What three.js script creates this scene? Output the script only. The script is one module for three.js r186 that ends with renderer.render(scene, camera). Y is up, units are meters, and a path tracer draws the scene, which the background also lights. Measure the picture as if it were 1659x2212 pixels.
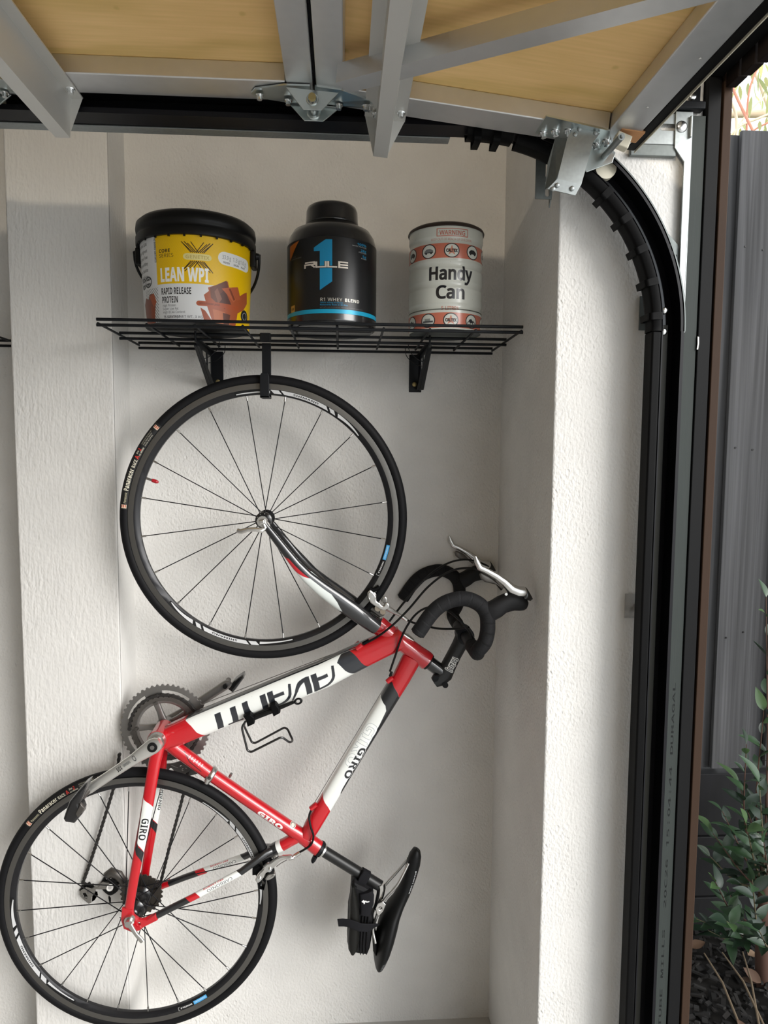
import * as THREE from 'three';
import { RoundedBoxGeometry } from 'three/addons/geometries/RoundedBoxGeometry.js';
import { mergeGeometries, mergeVertices, toCreasedNormals } from 'three/addons/utils/BufferGeometryUtils.js';
import { ImprovedNoise } from 'three/addons/math/ImprovedNoise.js';
import { RectAreaLightUniformsLib } from 'three/addons/lights/RectAreaLightUniformsLib.js';

// ---------------------------------------------------------------- camera, sky, light, exposure
const scene = new THREE.Scene();
const W = 1659, H = 2212, F = 1500;
const CAM = new THREE.Vector3(0, 1.591, 1.82);
const camera = new THREE.PerspectiveCamera(2 * Math.atan(H / 2 / F) * 180 / Math.PI, W / H, 0.05, 200);
camera.position.copy(CAM);
camera.rotation.set(-4.828 * Math.PI / 180, -3.5025 * Math.PI / 180, 0.4065 * Math.PI / 180, 'YXZ');
camera.updateMatrixWorld(true);
scene.background = new THREE.Color().setRGB(0.93, 0.97, 1.0);          // plain overcast sky
scene.backgroundIntensity = 1.4;
const sun = new THREE.DirectionalLight(new THREE.Color().setRGB(1, 0.97, 0.93), 1.5);   // sun behind thin cloud: very soft
sun.position.set(8, 4.9, 8.2); sun.target.position.set(0, 1.2, 0.3);
sun.castShadow = true; sun.shadow.radius = 58; sun.shadow.mapSize.set(2048, 2048);
Object.assign(sun.shadow.camera, { left: -7, right: 7, top: 5, bottom: -5, near: 0.5, far: 40 });
scene.add(sun, sun.target);
RectAreaLightUniformsLib.init();
const renderer = new THREE.WebGLRenderer({ antialias: true });
renderer.toneMapping = THREE.LinearToneMapping;
renderer.toneMappingExposure = 1.9;
renderer.shadowMap.enabled = true;

// ---------------------------------------------------------------- helpers
let seed = 7;
const rnd = () => { seed = (seed * 1664525 + 1013904223) >>> 0; return seed / 4294967296; };
const R2 = (a, b) => a + (b - a) * rnd();
const V = (x, y, z) => new THREE.Vector3(x, y, z);
const PI = Math.PI, rad = (d) => d * PI / 180;
// point of the world that stands at a photo pixel, on the plane z = const (or y = const, x = const)
function ray(px, py) { return V((px - W / 2) / F, -(py - H / 2) / F, -1).applyQuaternion(camera.quaternion); }
function U(px, py, z) { const d = ray(px, py); return CAM.clone().addScaledVector(d, (z - CAM.z) / d.z); }
function UY(px, py, y) { const d = ray(px, py); return CAM.clone().addScaledVector(d, (y - CAM.y) / d.y); }
const pxm = (z) => (CAM.z - z) / F;                                   // metres per pixel on the plane z

const used = new Map();
function numbered(n) { const k = (used.get(n) || 0); used.set(n, k + 1); return k ? n + '_' + String(k).padStart(3, '0') : n; }
function add(name, geo, mat, parent = scene) {
  const g = Array.isArray(geo) ? (geo.length > 1 ? mergeAll(geo) : geo[0]) : geo;
  const m = new THREE.Mesh(g, mat);
  m.name = parent === scene ? numbered(name) : name;
  m.castShadow = m.receiveShadow = true;
  parent.add(m);
  return m;
}
function mergeAll(gs) {
  const idx = gs.some((g) => !g.index);
  return mergeGeometries(gs.map((g) => { const h = idx && g.index ? g.toNonIndexed() : g; for (const k of Object.keys(h.attributes)) if (!['position', 'normal', 'uv'].includes(k)) h.deleteAttribute(k); return h; }));
}
function thing(name, label, category, pos = [0, 0, 0], group) {
  const o = new THREE.Group(); o.name = numbered(name); scene.add(o); o.position.set(...pos);
  o.userData = { label, category }; if (group) o.userData.group = group;
  return o;
}
function part(name, parent, label) { const o = new THREE.Group(); o.name = name; parent.add(o); if (label) o.userData.label = label; return o; }
function tag(o, label, category, group) { Object.assign(o.userData, { label, category }); if (group) o.userData.group = group; return o; }
function struct(o, label, category) { o.userData.kind = 'structure'; if (label) o.userData.label = label; if (category) o.userData.category = category; return o; }
function local(geo, parent) { parent.updateWorldMatrix(true, false); return geo.applyMatrix4(parent.matrixWorld.clone().invert()); }   // a geometry made in world axes, for a group that is moved

// box from corner to corner, uv in metres
function box(x0, x1, y0, y1, z0, z1) {
  const g = new THREE.BoxGeometry(x1 - x0, y1 - y0, z1 - z0);
  g.translate((x0 + x1) / 2, (y0 + y1) / 2, (z0 + z1) / 2);
  return uvm(g);
}
function uvm(g) {   // metre uv by the main direction of each face
  const p = g.attributes.position, n = g.attributes.normal, uv = new Float32Array(p.count * 2);
  for (let i = 0; i < p.count; i++) {
    const ax = Math.abs(n.getX(i)), ay = Math.abs(n.getY(i)), az = Math.abs(n.getZ(i));
    uv[2 * i] = ax > ay && ax > az ? p.getZ(i) : p.getX(i);
    uv[2 * i + 1] = ay >= ax && ay >= az ? p.getZ(i) : p.getY(i);
  }
  g.setAttribute('uv', new THREE.BufferAttribute(uv, 2));
  return g;
}
function rbox(x0, x1, y0, y1, z0, z1, r = 0.003, s = 2) {
  const g = new RoundedBoxGeometry(x1 - x0, y1 - y0, z1 - z0, s, r);
  g.translate((x0 + x1) / 2, (y0 + y1) / 2, (z0 + z1) / 2);
  return g;
}
// cylinder (cone) from point to point
function cyl(a, b, r0, r1 = r0, seg = 16, open = false) {
  const d = b.clone().sub(a), L = d.length();
  const g = new THREE.CylinderGeometry(r1, r0, L, seg, 1, open);
  g.translate(0, L / 2, 0);
  g.applyQuaternion(new THREE.Quaternion().setFromUnitVectors(V(0, 1, 0), d.normalize()));
  return g.translate(a.x, a.y, a.z);
}
function tube(pts, r, seg = 24, rs = 8, closed = false, tension = 0.5, type = 'centripetal') {
  const c = new THREE.CatmullRomCurve3(pts, closed, type, tension);
  return new THREE.TubeGeometry(c, seg, r, rs, closed);
}
// wire with straight runs and rounded corners
function wire(pts, r, bend = 0.008, rs = 8, closed = false) {
  const cp = new THREE.CurvePath(), n = pts.length, at = (i) => pts[(i + n) % n];
  let last = closed ? null : pts[0], first = null;
  const a = closed ? 0 : 1, b = closed ? n : n - 1;
  for (let i = a; i < b; i++) {
    const p = at(i), q0 = at(i - 1), q1 = at(i + 1), l0 = p.distanceTo(q0), l1 = p.distanceTo(q1), d = Math.min(bend, l0 * 0.45, l1 * 0.45);
    const s = p.clone().lerp(q0, d / l0), e = p.clone().lerp(q1, d / l1);
    if (last) cp.add(new THREE.LineCurve3(last, s)); else first = s;
    cp.add(new THREE.QuadraticBezierCurve3(s, p, e)); last = e;
  }
  cp.add(new THREE.LineCurve3(last, closed ? first : pts[n - 1]));
  const lens = cp.curves.map((c) => c.getLength()), out = [];
  cp.curves.forEach((c, i) => { const k = c.isLineCurve3 ? 1 : 6; for (let j = 0; j < k; j++) out.push(c.getPoint(j / k)); });
  if (!closed) out.push(pts[n - 1].clone());
  return sweep(out, r, rs, closed);
}
// plain swept tube through points, parallel transported frames
function sweep(pts, r, rs = 8, closed = false) {
  const n = pts.length, pos = [], nor = [], uv = [], idx = [];
  let N = null, len = 0;
  const total = closed ? n + 1 : n;
  for (let i = 0; i < total; i++) {
    const p = pts[i % n], a = closed ? pts[(i - 1 + n) % n] : pts[Math.max(0, i - 1)], b = closed ? pts[(i + 1) % n] : pts[Math.min(n - 1, i + 1)];
    const T = b.clone().sub(a).normalize();
    if (!N) N = Math.abs(T.z) < 0.9 ? V(0, 0, 1) : V(0, 1, 0);
    N = N.clone().addScaledVector(T, -N.dot(T)).normalize();
    const Bn = T.clone().cross(N);
    const rr = Array.isArray(r) ? r[i % n] : r;
    if (i) len += p.distanceTo(pts[(i - 1) % n]);
    for (let j = 0; j <= rs; j++) {
      const t = j / rs * 2 * PI, d = N.clone().multiplyScalar(Math.cos(t)).addScaledVector(Bn, Math.sin(t));
      pos.push(p.x + d.x * rr, p.y + d.y * rr, p.z + d.z * rr); nor.push(d.x, d.y, d.z); uv.push(len, j / rs);
    }
  }
  for (let i = 0; i < total - 1; i++) for (let j = 0; j < rs; j++) { const a = i * (rs + 1) + j, b = a + rs + 1; idx.push(a, a + 1, b, b, a + 1, b + 1); }
  const g = new THREE.BufferGeometry();
  if (!closed) for (const e of [0, total - 1]) {   // end caps
    const c = pos.length / 3, p = pts[e % n], s = e ? 1 : -1, T = e ? p.clone().sub(pts[(e - 1) % n]).normalize() : p.clone().sub(pts[1]).normalize();
    pos.push(p.x, p.y, p.z); nor.push(T.x, T.y, T.z); uv.push(0, 0);
    for (let j = 0; j <= rs; j++) { const k = (e * (rs + 1) + j) * 3; pos.push(pos[k], pos[k + 1], pos[k + 2]); nor.push(T.x, T.y, T.z); uv.push(0, 0); }
    for (let j = 0; j < rs; j++) s > 0 ? idx.push(c, c + 1 + j, c + 2 + j) : idx.push(c, c + 2 + j, c + 1 + j);
  }
  g.setAttribute('position', new THREE.Float32BufferAttribute(pos, 3)); g.setAttribute('normal', new THREE.Float32BufferAttribute(nor, 3));
  g.setAttribute('uv', new THREE.Float32BufferAttribute(uv, 2)); g.setIndex(idx);
  return g;
}
// loft along a path: sections {c, w (half width across the path), t (half thickness towards N), e (roundness: 2 ellipse, more = squarer)}
// u = share of the length, v = round the section with 0.5 towards N; v grows to the left of the way of travel seen from N
function loft(secs, o = {}) {
  const rs = o.ring || 24, Nn = o.N || V(0, 0, 1), n = secs.length, pos = [], uv = [], idx = [], L = [0];
  for (let i = 1; i < n; i++) L.push(L[i - 1] + secs[i].c.distanceTo(secs[i - 1].c));
  for (let i = 0; i < n; i++) {
    const s = secs[i], T = secs[Math.min(n - 1, i + 1)].c.clone().sub(secs[Math.max(0, i - 1)].c).normalize();
    if (s.T) T.copy(s.T).normalize();
    const N = Nn.clone().addScaledVector(T, -Nn.dot(T)).normalize(), S = N.clone().cross(T);
    const e = 2 / (s.e || o.e || 2), pw = (x) => Math.sign(x) * Math.pow(Math.abs(x), e);
    for (let j = 0; j <= rs; j++) {
      const a = 2 * PI * (j / rs - 0.5), p = s.c.clone().addScaledVector(S, s.w * pw(Math.sin(a))).addScaledVector(N, s.t * pw(Math.cos(a)));
      pos.push(p.x, p.y, p.z); uv.push(L[i] / L[n - 1], j / rs);
    }
  }
  for (let i = 0; i < n - 1; i++) for (let j = 0; j < rs; j++) { const a = i * (rs + 1) + j, b = a + rs + 1; idx.push(a, b, a + 1, b, b + 1, a + 1); }
  const g = new THREE.BufferGeometry();
  g.setAttribute('position', new THREE.Float32BufferAttribute(pos, 3)); g.setAttribute('uv', new THREE.Float32BufferAttribute(uv, 2)); g.setIndex(idx);
  g.computeVertexNormals();
  const nn = g.attributes.normal;   // one normal along the seam
  for (let i = 0; i < n; i++) { const a = i * (rs + 1), b = a + rs, q = V(nn.getX(a) + nn.getX(b), nn.getY(a) + nn.getY(b), nn.getZ(a) + nn.getZ(b)).normalize(); nn.setXYZ(a, q.x, q.y, q.z); nn.setXYZ(b, q.x, q.y, q.z); }
  if (o.cap === false) return g;
  const P = [...pos], Q = [...nn.array], X = [...uv], I = [...idx];
  for (const e of [0, n - 1]) {
    const c0 = P.length / 3, c = secs[e].c, T = e ? secs[e].c.clone().sub(secs[e - 1].c).normalize() : secs[0].c.clone().sub(secs[1].c).normalize();
    P.push(c.x, c.y, c.z); Q.push(T.x, T.y, T.z); X.push(e ? 1 : 0, 0.5);
    for (let j = 0; j <= rs; j++) { const k = (e * (rs + 1) + j) * 3; P.push(P[k], P[k + 1], P[k + 2]); Q.push(T.x, T.y, T.z); X.push(e ? 1 : 0, j / rs); }
    for (let j = 0; j < rs; j++) e ? I.push(c0, c0 + 2 + j, c0 + 1 + j) : I.push(c0, c0 + 1 + j, c0 + 2 + j);
  }
  const h = new THREE.BufferGeometry();
  h.setAttribute('position', new THREE.Float32BufferAttribute(P, 3)); h.setAttribute('normal', new THREE.Float32BufferAttribute(Q, 3)); h.setAttribute('uv', new THREE.Float32BufferAttribute(X, 2)); h.setIndex(I);
  return h;
}
// outline in the plane z = const, given thickness; pts are Vector3/2
function plate(pts, z0, z1, bevel = 0.001, holes = [], curved = false) {
  const sh = new THREE.Shape();
  if (curved) sh.setFromPoints(new THREE.SplineCurve([...pts, pts[0]].map((p) => new THREE.Vector2(p.x, p.y))).getPoints(pts.length * 5));
  else sh.setFromPoints(pts.map((p) => new THREE.Vector2(p.x, p.y)));
  for (const h of holes) { const q = new THREE.Path(); q.setFromPoints(h.map((p) => new THREE.Vector2(p.x, p.y))); sh.holes.push(q); }
  const d = z1 - z0, b = Math.min(bevel, d * 0.45);
  const g = new THREE.ExtrudeGeometry(sh, { depth: d - 2 * b, bevelEnabled: b > 0, bevelThickness: b, bevelSize: b, bevelOffset: -b, bevelSegments: 2, curveSegments: 10 });
  g.translate(0, 0, z0 + b);
  return g;
}
const circ = (c, r, n = 20, a0 = 0) => Array.from({ length: n }, (_, i) => V(c.x + r * Math.cos(a0 + i / n * 2 * PI), c.y + r * Math.sin(a0 + i / n * 2 * PI), 0));
// rounded slot outline between two points
function slot(a, b, r, n = 8) {
  const d = Math.atan2(b.y - a.y, b.x - a.x), o = [];
  for (let i = 0; i <= n; i++) { const t = d - PI / 2 + i / n * PI; o.push(V(b.x + r * Math.cos(t), b.y + r * Math.sin(t), 0)); }
  for (let i = 0; i <= n; i++) { const t = d + PI / 2 + i / n * PI; o.push(V(a.x + r * Math.cos(t), a.y + r * Math.sin(t), 0)); }
  return o;
}
// lathe about the z axis (wheels): profile of [r, z]
function latheZ(prof, c, seg = 96) {
  const g = new THREE.LatheGeometry(prof.map(([r, z]) => new THREE.Vector2(r, z)), seg);
  g.rotateX(PI / 2);            // y -> z
  return g.translate(c.x, c.y, c.z);
}
// patch of a ring about the z axis at c: rows [r, z], angles a0 -> a1 in degrees; u along the angle, v along the rows
function ringPatch(c, rows, a0, a1, seg = 40) {
  const pos = [], uv = [], idx = [], m = rows.length;
  for (let i = 0; i <= seg; i++) for (let j = 0; j < m; j++) {
    const a = rad(a0 + (a1 - a0) * i / seg), [r, z] = rows[j];
    pos.push(c.x + r * Math.cos(a), c.y + r * Math.sin(a), c.z + z); uv.push(i / seg, j / (m - 1));
  }
  for (let i = 0; i < seg; i++) for (let j = 0; j < m - 1; j++) { const a = i * m + j, b = a + m; idx.push(a, b, a + 1, b, b + 1, a + 1); }
  const g = new THREE.BufferGeometry();
  g.setAttribute('position', new THREE.Float32BufferAttribute(pos, 3)); g.setAttribute('uv', new THREE.Float32BufferAttribute(uv, 2)); g.setIndex(idx); g.computeVertexNormals();
  return g;
}
// hexagon bolt head with washer, axis +y, base at 0
const boltGeo = (() => {
  const w = new THREE.CylinderGeometry(0.0072, 0.0078, 0.0016, 18).translate(0, 0.0008, 0), h = new THREE.CylinderGeometry(0.0048, 0.005, 0.006, 6).translate(0, 0.0046, 0);
  return mergeGeometries([w.toNonIndexed(), h.toNonIndexed()]);
})();
const domeGeo = (() => { const d = new THREE.SphereGeometry(1, 20, 8, 0, 2 * PI, 0, PI / 2); return d; })();
function bolt(p, dir, parent, mat, s = 1, geo = boltGeo, name = 'bolt') {
  const b = add(name, geo, mat, parent);
  b.position.copy(p); b.quaternion.setFromUnitVectors(V(0, 1, 0), dir.clone().normalize()); b.scale.setScalar(s); b.rotateY(p.x * 40);
  return b;
}

// ---------------------------------------------------------------- textures and materials
const noise = new ImprovedNoise();
function dataTex(n, m, f, rep = true, srgb = false) {   // f(u, v) -> grey or [r, g, b] in 0..1
  const d = new Uint8Array(n * m * 4);
  for (let y = 0; y < m; y++) for (let x = 0; x < n; x++) {
    let c = f(x / n, y / m); if (typeof c === 'number') c = [c, c, c];
    const o = (y * n + x) * 4; for (let k = 0; k < 3; k++) d[o + k] = Math.max(0, Math.min(255, c[k] * 255)); d[o + 3] = 255;
  }
  const t = new THREE.DataTexture(d, n, m); t.magFilter = THREE.LinearFilter; t.minFilter = THREE.LinearMipmapLinearFilter; t.generateMipmaps = true;
  if (rep) t.wrapS = t.wrapT = THREE.RepeatWrapping;
  if (srgb) t.colorSpace = THREE.SRGBColorSpace;
  t.needsUpdate = true; return t;
}
const wrapN = (u, v, fx, fy, s) => {   // tileable noise, blended over the seam
  const a = noise.noise(u * fx, v * fy, s), b = noise.noise((u - 1) * fx, v * fy, s), c = noise.noise(u * fx, (v - 1) * fy, s), d = noise.noise((u - 1) * fx, (v - 1) * fy, s);
  const k = u * u * (3 - 2 * u), l = v * v * (3 - 2 * v);
  return (a * (1 - k) + b * k) * (1 - l) + (c * (1 - k) + d * k) * l;
};
const rep = (t, x, y = x) => { const c = t.clone(); c.repeat.set(x, y); c.wrapS = c.wrapT = THREE.RepeatWrapping; c.needsUpdate = true; return c; };
function canvas(w, h, draw) {
  const c = document.createElement('canvas'); c.width = w; c.height = h;
  const x = c.getContext('2d'); draw(x, w, h);
  const t = new THREE.CanvasTexture(c); t.colorSpace = THREE.SRGBColorSpace; t.anisotropy = 8; t.wrapS = t.wrapT = THREE.ClampToEdgeWrapping;
  return t;
}
const std = (o) => new THREE.MeshStandardMaterial(o), phy = (o) => new THREE.MeshPhysicalMaterial(o);
const lin = (r, g, b) => new THREE.Color().setRGB(r, g, b);

// sand-finished render: fine grains and drag marks (one tile = 0.42 m)
const renderBump = dataTex(768, 768, (u, v) => {
  let h = 0.5 + 0.34 * wrapN(u, v, 52, 40, 3) + 0.26 * wrapN(u, v, 96, 62, 9) + 0.12 * wrapN(u, v, 170, 120, 15) + 0.2 * wrapN(u, v, 9, 7, 21);
  const p = wrapN(u, v, 30, 18, 33); if (p < -0.45) h += (p + 0.45) * 2.2;
  return h;
});
const dragBump = dataTex(768, 768, (u, v) => 0.5 + 0.3 * wrapN(u, v, 66, 14, 4) + 0.26 * wrapN(u, v, 44, 36, 11) + 0.18 * wrapN(u, v, 120, 60, 19));
const mottle = dataTex(256, 256, (u, v) => { const k = 0.9 + 0.08 * wrapN(u, v, 5, 5, 2) + 0.05 * wrapN(u, v, 22, 22, 5); return [k, k, k * 0.995]; });
const smudge = dataTex(512, 512, (u, v) => 0.5 + 0.25 * wrapN(u, v, 8, 60, 2) + 0.18 * wrapN(u, v, 6, 6, 7) + 0.15 * wrapN(u, v, 40, 200, 12));
const brushed = dataTex(256, 256, (u, v) => 0.86 + 0.1 * wrapN(u, v, 5, 5, 7) + 0.08 * wrapN(u, v, 40, 40, 12));
const brushCol = dataTex(256, 256, (u, v) => 0.93 + 0.07 * wrapN(u, v, 6, 6, 3) + 0.04 * wrapN(u, v, 30, 30, 9));
const spangle = dataTex(512, 512, (u, v) => 0.85 + 0.1 * wrapN(u, v, 34, 34, 2) + 0.08 * wrapN(u, v, 80, 80, 6));
const galvCol = dataTex(512, 512, (u, v) => { const k = 0.88 + 0.1 * wrapN(u, v, 30, 30, 12) + 0.06 * wrapN(u, v, 7, 7, 4); return [k * 0.98, k, k]; });
const M = {
  wall: std({ color: lin(0.8, 0.785, 0.76), roughness: 0.92, bumpMap: rep(renderBump, 2.7), bumpScale: 0.0024, map: rep(mottle, 0.7) }),
  pier: std({ color: lin(0.8, 0.785, 0.76), roughness: 0.92, bumpMap: rep(dragBump, 2.4), bumpScale: 0.0023, map: rep(mottle, 0.7) }),
  plain: std({ color: lin(0.8, 0.785, 0.76), roughness: 0.92 }),
  alu: std({ color: lin(0.74, 0.75, 0.76), metalness: 1, roughness: 0.52, roughnessMap: rep(brushed, 2, 2), map: rep(brushCol, 2, 2) }),
  aluPaint: std({ color: lin(0.62, 0.62, 0.6), metalness: 0.6, roughness: 0.5 }),
  galv: std({ color: lin(0.38, 0.4, 0.4), metalness: 0.9, roughness: 0.55, map: rep(galvCol, 6), roughnessMap: rep(spangle, 6) }),
  galvDark: std({ color: lin(0.2, 0.215, 0.21), metalness: 0.75, roughness: 0.55, map: rep(galvCol, 5) }),
  zinc: std({ color: lin(0.6, 0.66, 0.66), metalness: 1, roughness: 0.28 }),
  bolt: std({ color: lin(0.8, 0.82, 0.83), metalness: 1, roughness: 0.22 }),
  brass: std({ color: lin(0.5, 0.4, 0.18), metalness: 0.7, roughness: 0.5 }),
  trackBlack: phy({ color: lin(0.006, 0.006, 0.008), roughness: 0.38, specularIntensity: 0.42 }),
  rubber: phy({ color: lin(0.0025, 0.0025, 0.0027), roughness: 0.55, specularIntensity: 0.2 }),
  blackCoat: phy({ color: lin(0.008, 0.009, 0.011), roughness: 0.45, specularIntensity: 0.38 }),
  blackGloss: phy({ color: lin(0.008, 0.008, 0.009), roughness: 0.25, clearcoat: 0.6, clearcoatRoughness: 0.12 }),
  blackPlastic: phy({ color: lin(0.007, 0.007, 0.007), roughness: 0.38, specularIntensity: 0.42 }),
  nylon: std({ color: lin(0.66, 0.62, 0.5), roughness: 0.55 }),
  chrome: std({ color: lin(0.78, 0.77, 0.75), metalness: 1, roughness: 0.2 }),
  silver: std({ color: lin(0.62, 0.61, 0.59), metalness: 1, roughness: 0.3 }),
  darkMetal: std({ color: lin(0.14, 0.13, 0.12), metalness: 0.8, roughness: 0.42 }),
  steelGrey: std({ color: lin(0.27, 0.26, 0.25), metalness: 0.9, roughness: 0.4 }),
  red: phy({ color: lin(0.5, 0.006, 0.014), roughness: 0.3, clearcoat: 1, clearcoatRoughness: 0.06 }),
  concrete: std({ color: lin(0.56, 0.55, 0.53), roughness: 0.9, map: rep(mottle, 0.4) }),
};
// ---------------------------------------------------------------- the room
const stain = (base, f) => dataTex(256, 512, (u, v) => {   // painted timber, grain along v
  const du = 0.05 * wrapN(u, v, 3, 2, 5); let k = 1 + f * (0.5 * wrapN(u + du, v, 26, 2.4, 3) + 0.35 * wrapN(u, v, 70, 5, 8) + 0.3 * wrapN(u, v, 6, 3, 12));
  for (const [a, b] of [[0.3, 0.22], [0.72, 0.61]]) { const d = Math.hypot((u - a) * 3, (v - b) * 5); if (d < 0.3) k *= 1 - f * 0.5 * (1 - d / 0.3) * (0.5 + 0.5 * Math.cos(d * 60)); }
  return base.map((c) => c * k);
}, true, true);
M.charcoal = phy({ specularIntensity: 0.3, map: rep(stain([0.235, 0.235, 0.24], 0.55), 3.3, 0.6), roughness: 0.72, bumpMap: rep(smudge, 1), bumpScale: 0.0006 });
M.charcoal2 = phy({ specularIntensity: 0.3, map: rep(stain([0.25, 0.25, 0.255], 0.55), 2.6, 0.5), roughness: 0.7 });
M.plinth = phy({ specularIntensity: 0.3, map: rep(stain([0.1, 0.1, 0.105], 0.3), 1), roughness: 0.7 });
M.jambBlack = phy({ specularIntensity: 0.3, map: rep(stain([0.06, 0.061, 0.065], 0.6), 6, 0.8), roughness: 0.6 });
M.brownTimber = phy({ specularIntensity: 0.3, map: rep(stain([0.22, 0.16, 0.12], 0.45), 7, 0.8), roughness: 0.62 });
M.darkTimber = phy({ specularIntensity: 0.3, map: stain([0.12, 0.09, 0.08], 0.3), roughness: 0.6 });
M.greyPaint = std({ color: lin(0.1, 0.108, 0.105), roughness: 0.5, metalness: 0.35, map: rep(mottle, 3) });

const PZ = 0.124, NX = 0.418, NZ = 0.458, OX = 0.697, CEIL = 2.66;
struct(add('floor', box(-5.4, 0.75, -0.12, 0, -0.2, 5.6), M.concrete), 'grey concrete garage floor slab', 'floor');
struct(add('ceiling', box(-5.4, 0.85, CEIL, CEIL + 0.1, -0.2, 5.6), M.plain), 'white garage ceiling', 'ceiling');
struct(add('wall_back', box(-5.4, NX + 0.1, 0, CEIL, -0.2, 0), M.wall), 'off-white rendered wall behind the hanging bicycle', 'wall');
struct(add('wall_pier', rbox(-0.772, -0.538, 0, CEIL, -0.05, PZ, 0.006, 2), M.pier), 'off-white rendered pier beside the rear wheel', 'wall');
uvm(scene.getObjectByName('wall_pier').geometry);
struct(add('wall_nib', rbox(NX, OX, 0, CEIL, -0.2, NZ, 0.006, 2), M.wall), 'bright white rendered nib wall behind the curved door track', 'wall');
uvm(scene.getObjectByName('wall_nib').geometry);
struct(add('wall_left', box(-5.4, -5.2, 0, CEIL, 0, 5.4), M.plain), 'white far side wall of the garage', 'wall');
struct(add('wall_far', box(-5.4, 0.85, 0, CEIL, 5.4, 5.6), M.plain), 'white wall opposite the bicycle', 'wall');
struct(add('wall_front', [box(OX + 0.003, 0.85, 2.45, CEIL, NZ, 5.4), box(OX + 0.003, 0.85, 0, CEIL, 5.0, 5.4)], M.plain), 'wall over the garage door opening', 'wall');

// timber at the opening: black jamb, brown cladding batten, black header with batten ends
struct(add('trim_1', rbox(OX + 0.0005, 0.7235, 0, 2.312, 0.3, 0.472, 0.002, 2), M.jambBlack), 'black painted timber door jamb', 'jamb');
struct(add('trim_2', rbox(0.7265, 0.7445, 0, 2.318, 0.37, 0.474, 0.002, 2), M.brownTimber), 'brown stained cladding batten at the edge of the opening', 'batten');
const chip = add('paint_chip', plate([[1507, 727], [1510, 728], [1510, 742], [1508, 755], [1505, 755], [1507, 742]].map(([x, y]) => U(x, y, 0.4725)), 0.4721, 0.4728, 0), M.plain, scene.getObjectByName('trim_1'));
const hd = new THREE.Group(); hd.name = 'trim_3'; scene.add(hd); struct(hd, 'black header over the opening with dark timber cladding ends', 'header');
add('beam', rbox(OX + 0.003, 0.7255, 2.312, 2.45, 0.2, 5.0, 0.002, 2), M.jambBlack, hd);
for (let k = 0; k < 90; k++) {
  const z = 0.478 + k * 0.05, y = 2.288 - 0.004 * (k % 3);
  add('batten', rbox(0.727, 0.747, y, 2.5, z, z + 0.041, 0.002, 1), M.darkTimber, hd);
}

// ---------------------------------------------------------------- outside: ground, fence
struct(add('driveway', box(0.75, 14, -0.14, -0.035, 0.42, 14), std({ color: lin(0.48, 0.47, 0.45), roughness: 0.9, map: rep(mottle, 0.3) })), 'pale concrete driveway outside the garage', 'driveway');
struct(add('garden_soil', box(0.75, 14, -0.2, -0.03, -0.36, 0.42), std({ color: lin(0.008, 0.0065, 0.005), roughness: 1 })), 'dark soil of the garden bed', 'soil');
struct(add('ground_beyond', box(-14, 14, -0.3, -0.2, -14, 14.2), std({ color: lin(0.16, 0.17, 0.1), roughness: 1 })), 'lawn beyond the fence', 'lawn');
const fence = thing('timber_fence', 'charcoal stained timber paling fence on dark plinth boards', 'fence', [0, 0, 0]);
{
  const FZ = -0.4;
  const pal = (w) => uvm(rbox(-w / 2, w / 2, 0, 2.06, -0.008, 0.008, 0.002, 1));
  const gF = pal(0.116), gB = pal(0.13);
  for (let k = -3; k < 14; k++) {
    const x = 1.3 + k * 0.185;
    const f = add('paling', gF, k % 2 ? M.charcoal : M.charcoal2, fence); f.position.set(x, 0.53 + 0.012 + 0.006 * ((k * 7) % 3), FZ + 0.03);
    const b = add('paling', gB, k % 3 ? M.charcoal2 : M.charcoal, fence); b.position.set(x + 0.0925, 0.53 + 0.006, FZ + 0.008);
  }
  for (const [y0, y1] of [[0.315, 0.53], [0.1, 0.309], [-0.1, 0.094]]) add('plinth_board', uvm(rbox(0.72, 4, y0, y1, FZ - 0.03, FZ + 0.05, 0.003, 1)), M.plinth, fence);
  add('rail', rbox(0.72, 4, 2.2, 2.29, FZ - 0.05, FZ - 0.004, 0.003, 1), M.charcoal, fence);
  add('rail', rbox(0.72, 4, 1.3, 1.39, FZ - 0.05, FZ - 0.004, 0.003, 1), M.charcoal, fence);
  for (let k = -1; k < 3; k++) for (const y of [1.62, 1.0, 2.24]) for (const d of [-0.03, 0.028]) {
    const n = add('nail', new THREE.CylinderGeometry(0.003, 0.003, 0.003, 8), M.blackPlastic, fence); n.rotation.x = PI / 2; n.position.set(1.3 + k * 0.185 + d, y + R2(-0.01, 0.01), FZ + 0.0385);
  }
}
// warm ceiling lamp above the raised door
{
  const lp = thing('ceiling_lamp', 'small round ceiling lamp above the raised garage door', 'lamp', [-0.1, CEIL, 2.0]);
  add('base', new THREE.CylinderGeometry(0.07, 0.07, 0.03, 32).translate(0, -0.015, 0), M.plain, lp);
  const bl = add('bulb', new THREE.SphereGeometry(0.03, 24, 16).translate(0, -0.06, 0), std({ color: lin(0.9, 0.9, 0.85), emissive: lin(1, 0.78, 0.5), emissiveIntensity: 3, roughness: 0.4 }), lp);
  bl.castShadow = false;
  const pl = new THREE.PointLight(lin(1, 0.85, 0.64), 1.1, 0, 2); pl.position.set(0, -0.06, 0); pl.castShadow = true; pl.shadow.radius = 1.5; lp.add(pl);
}
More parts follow.
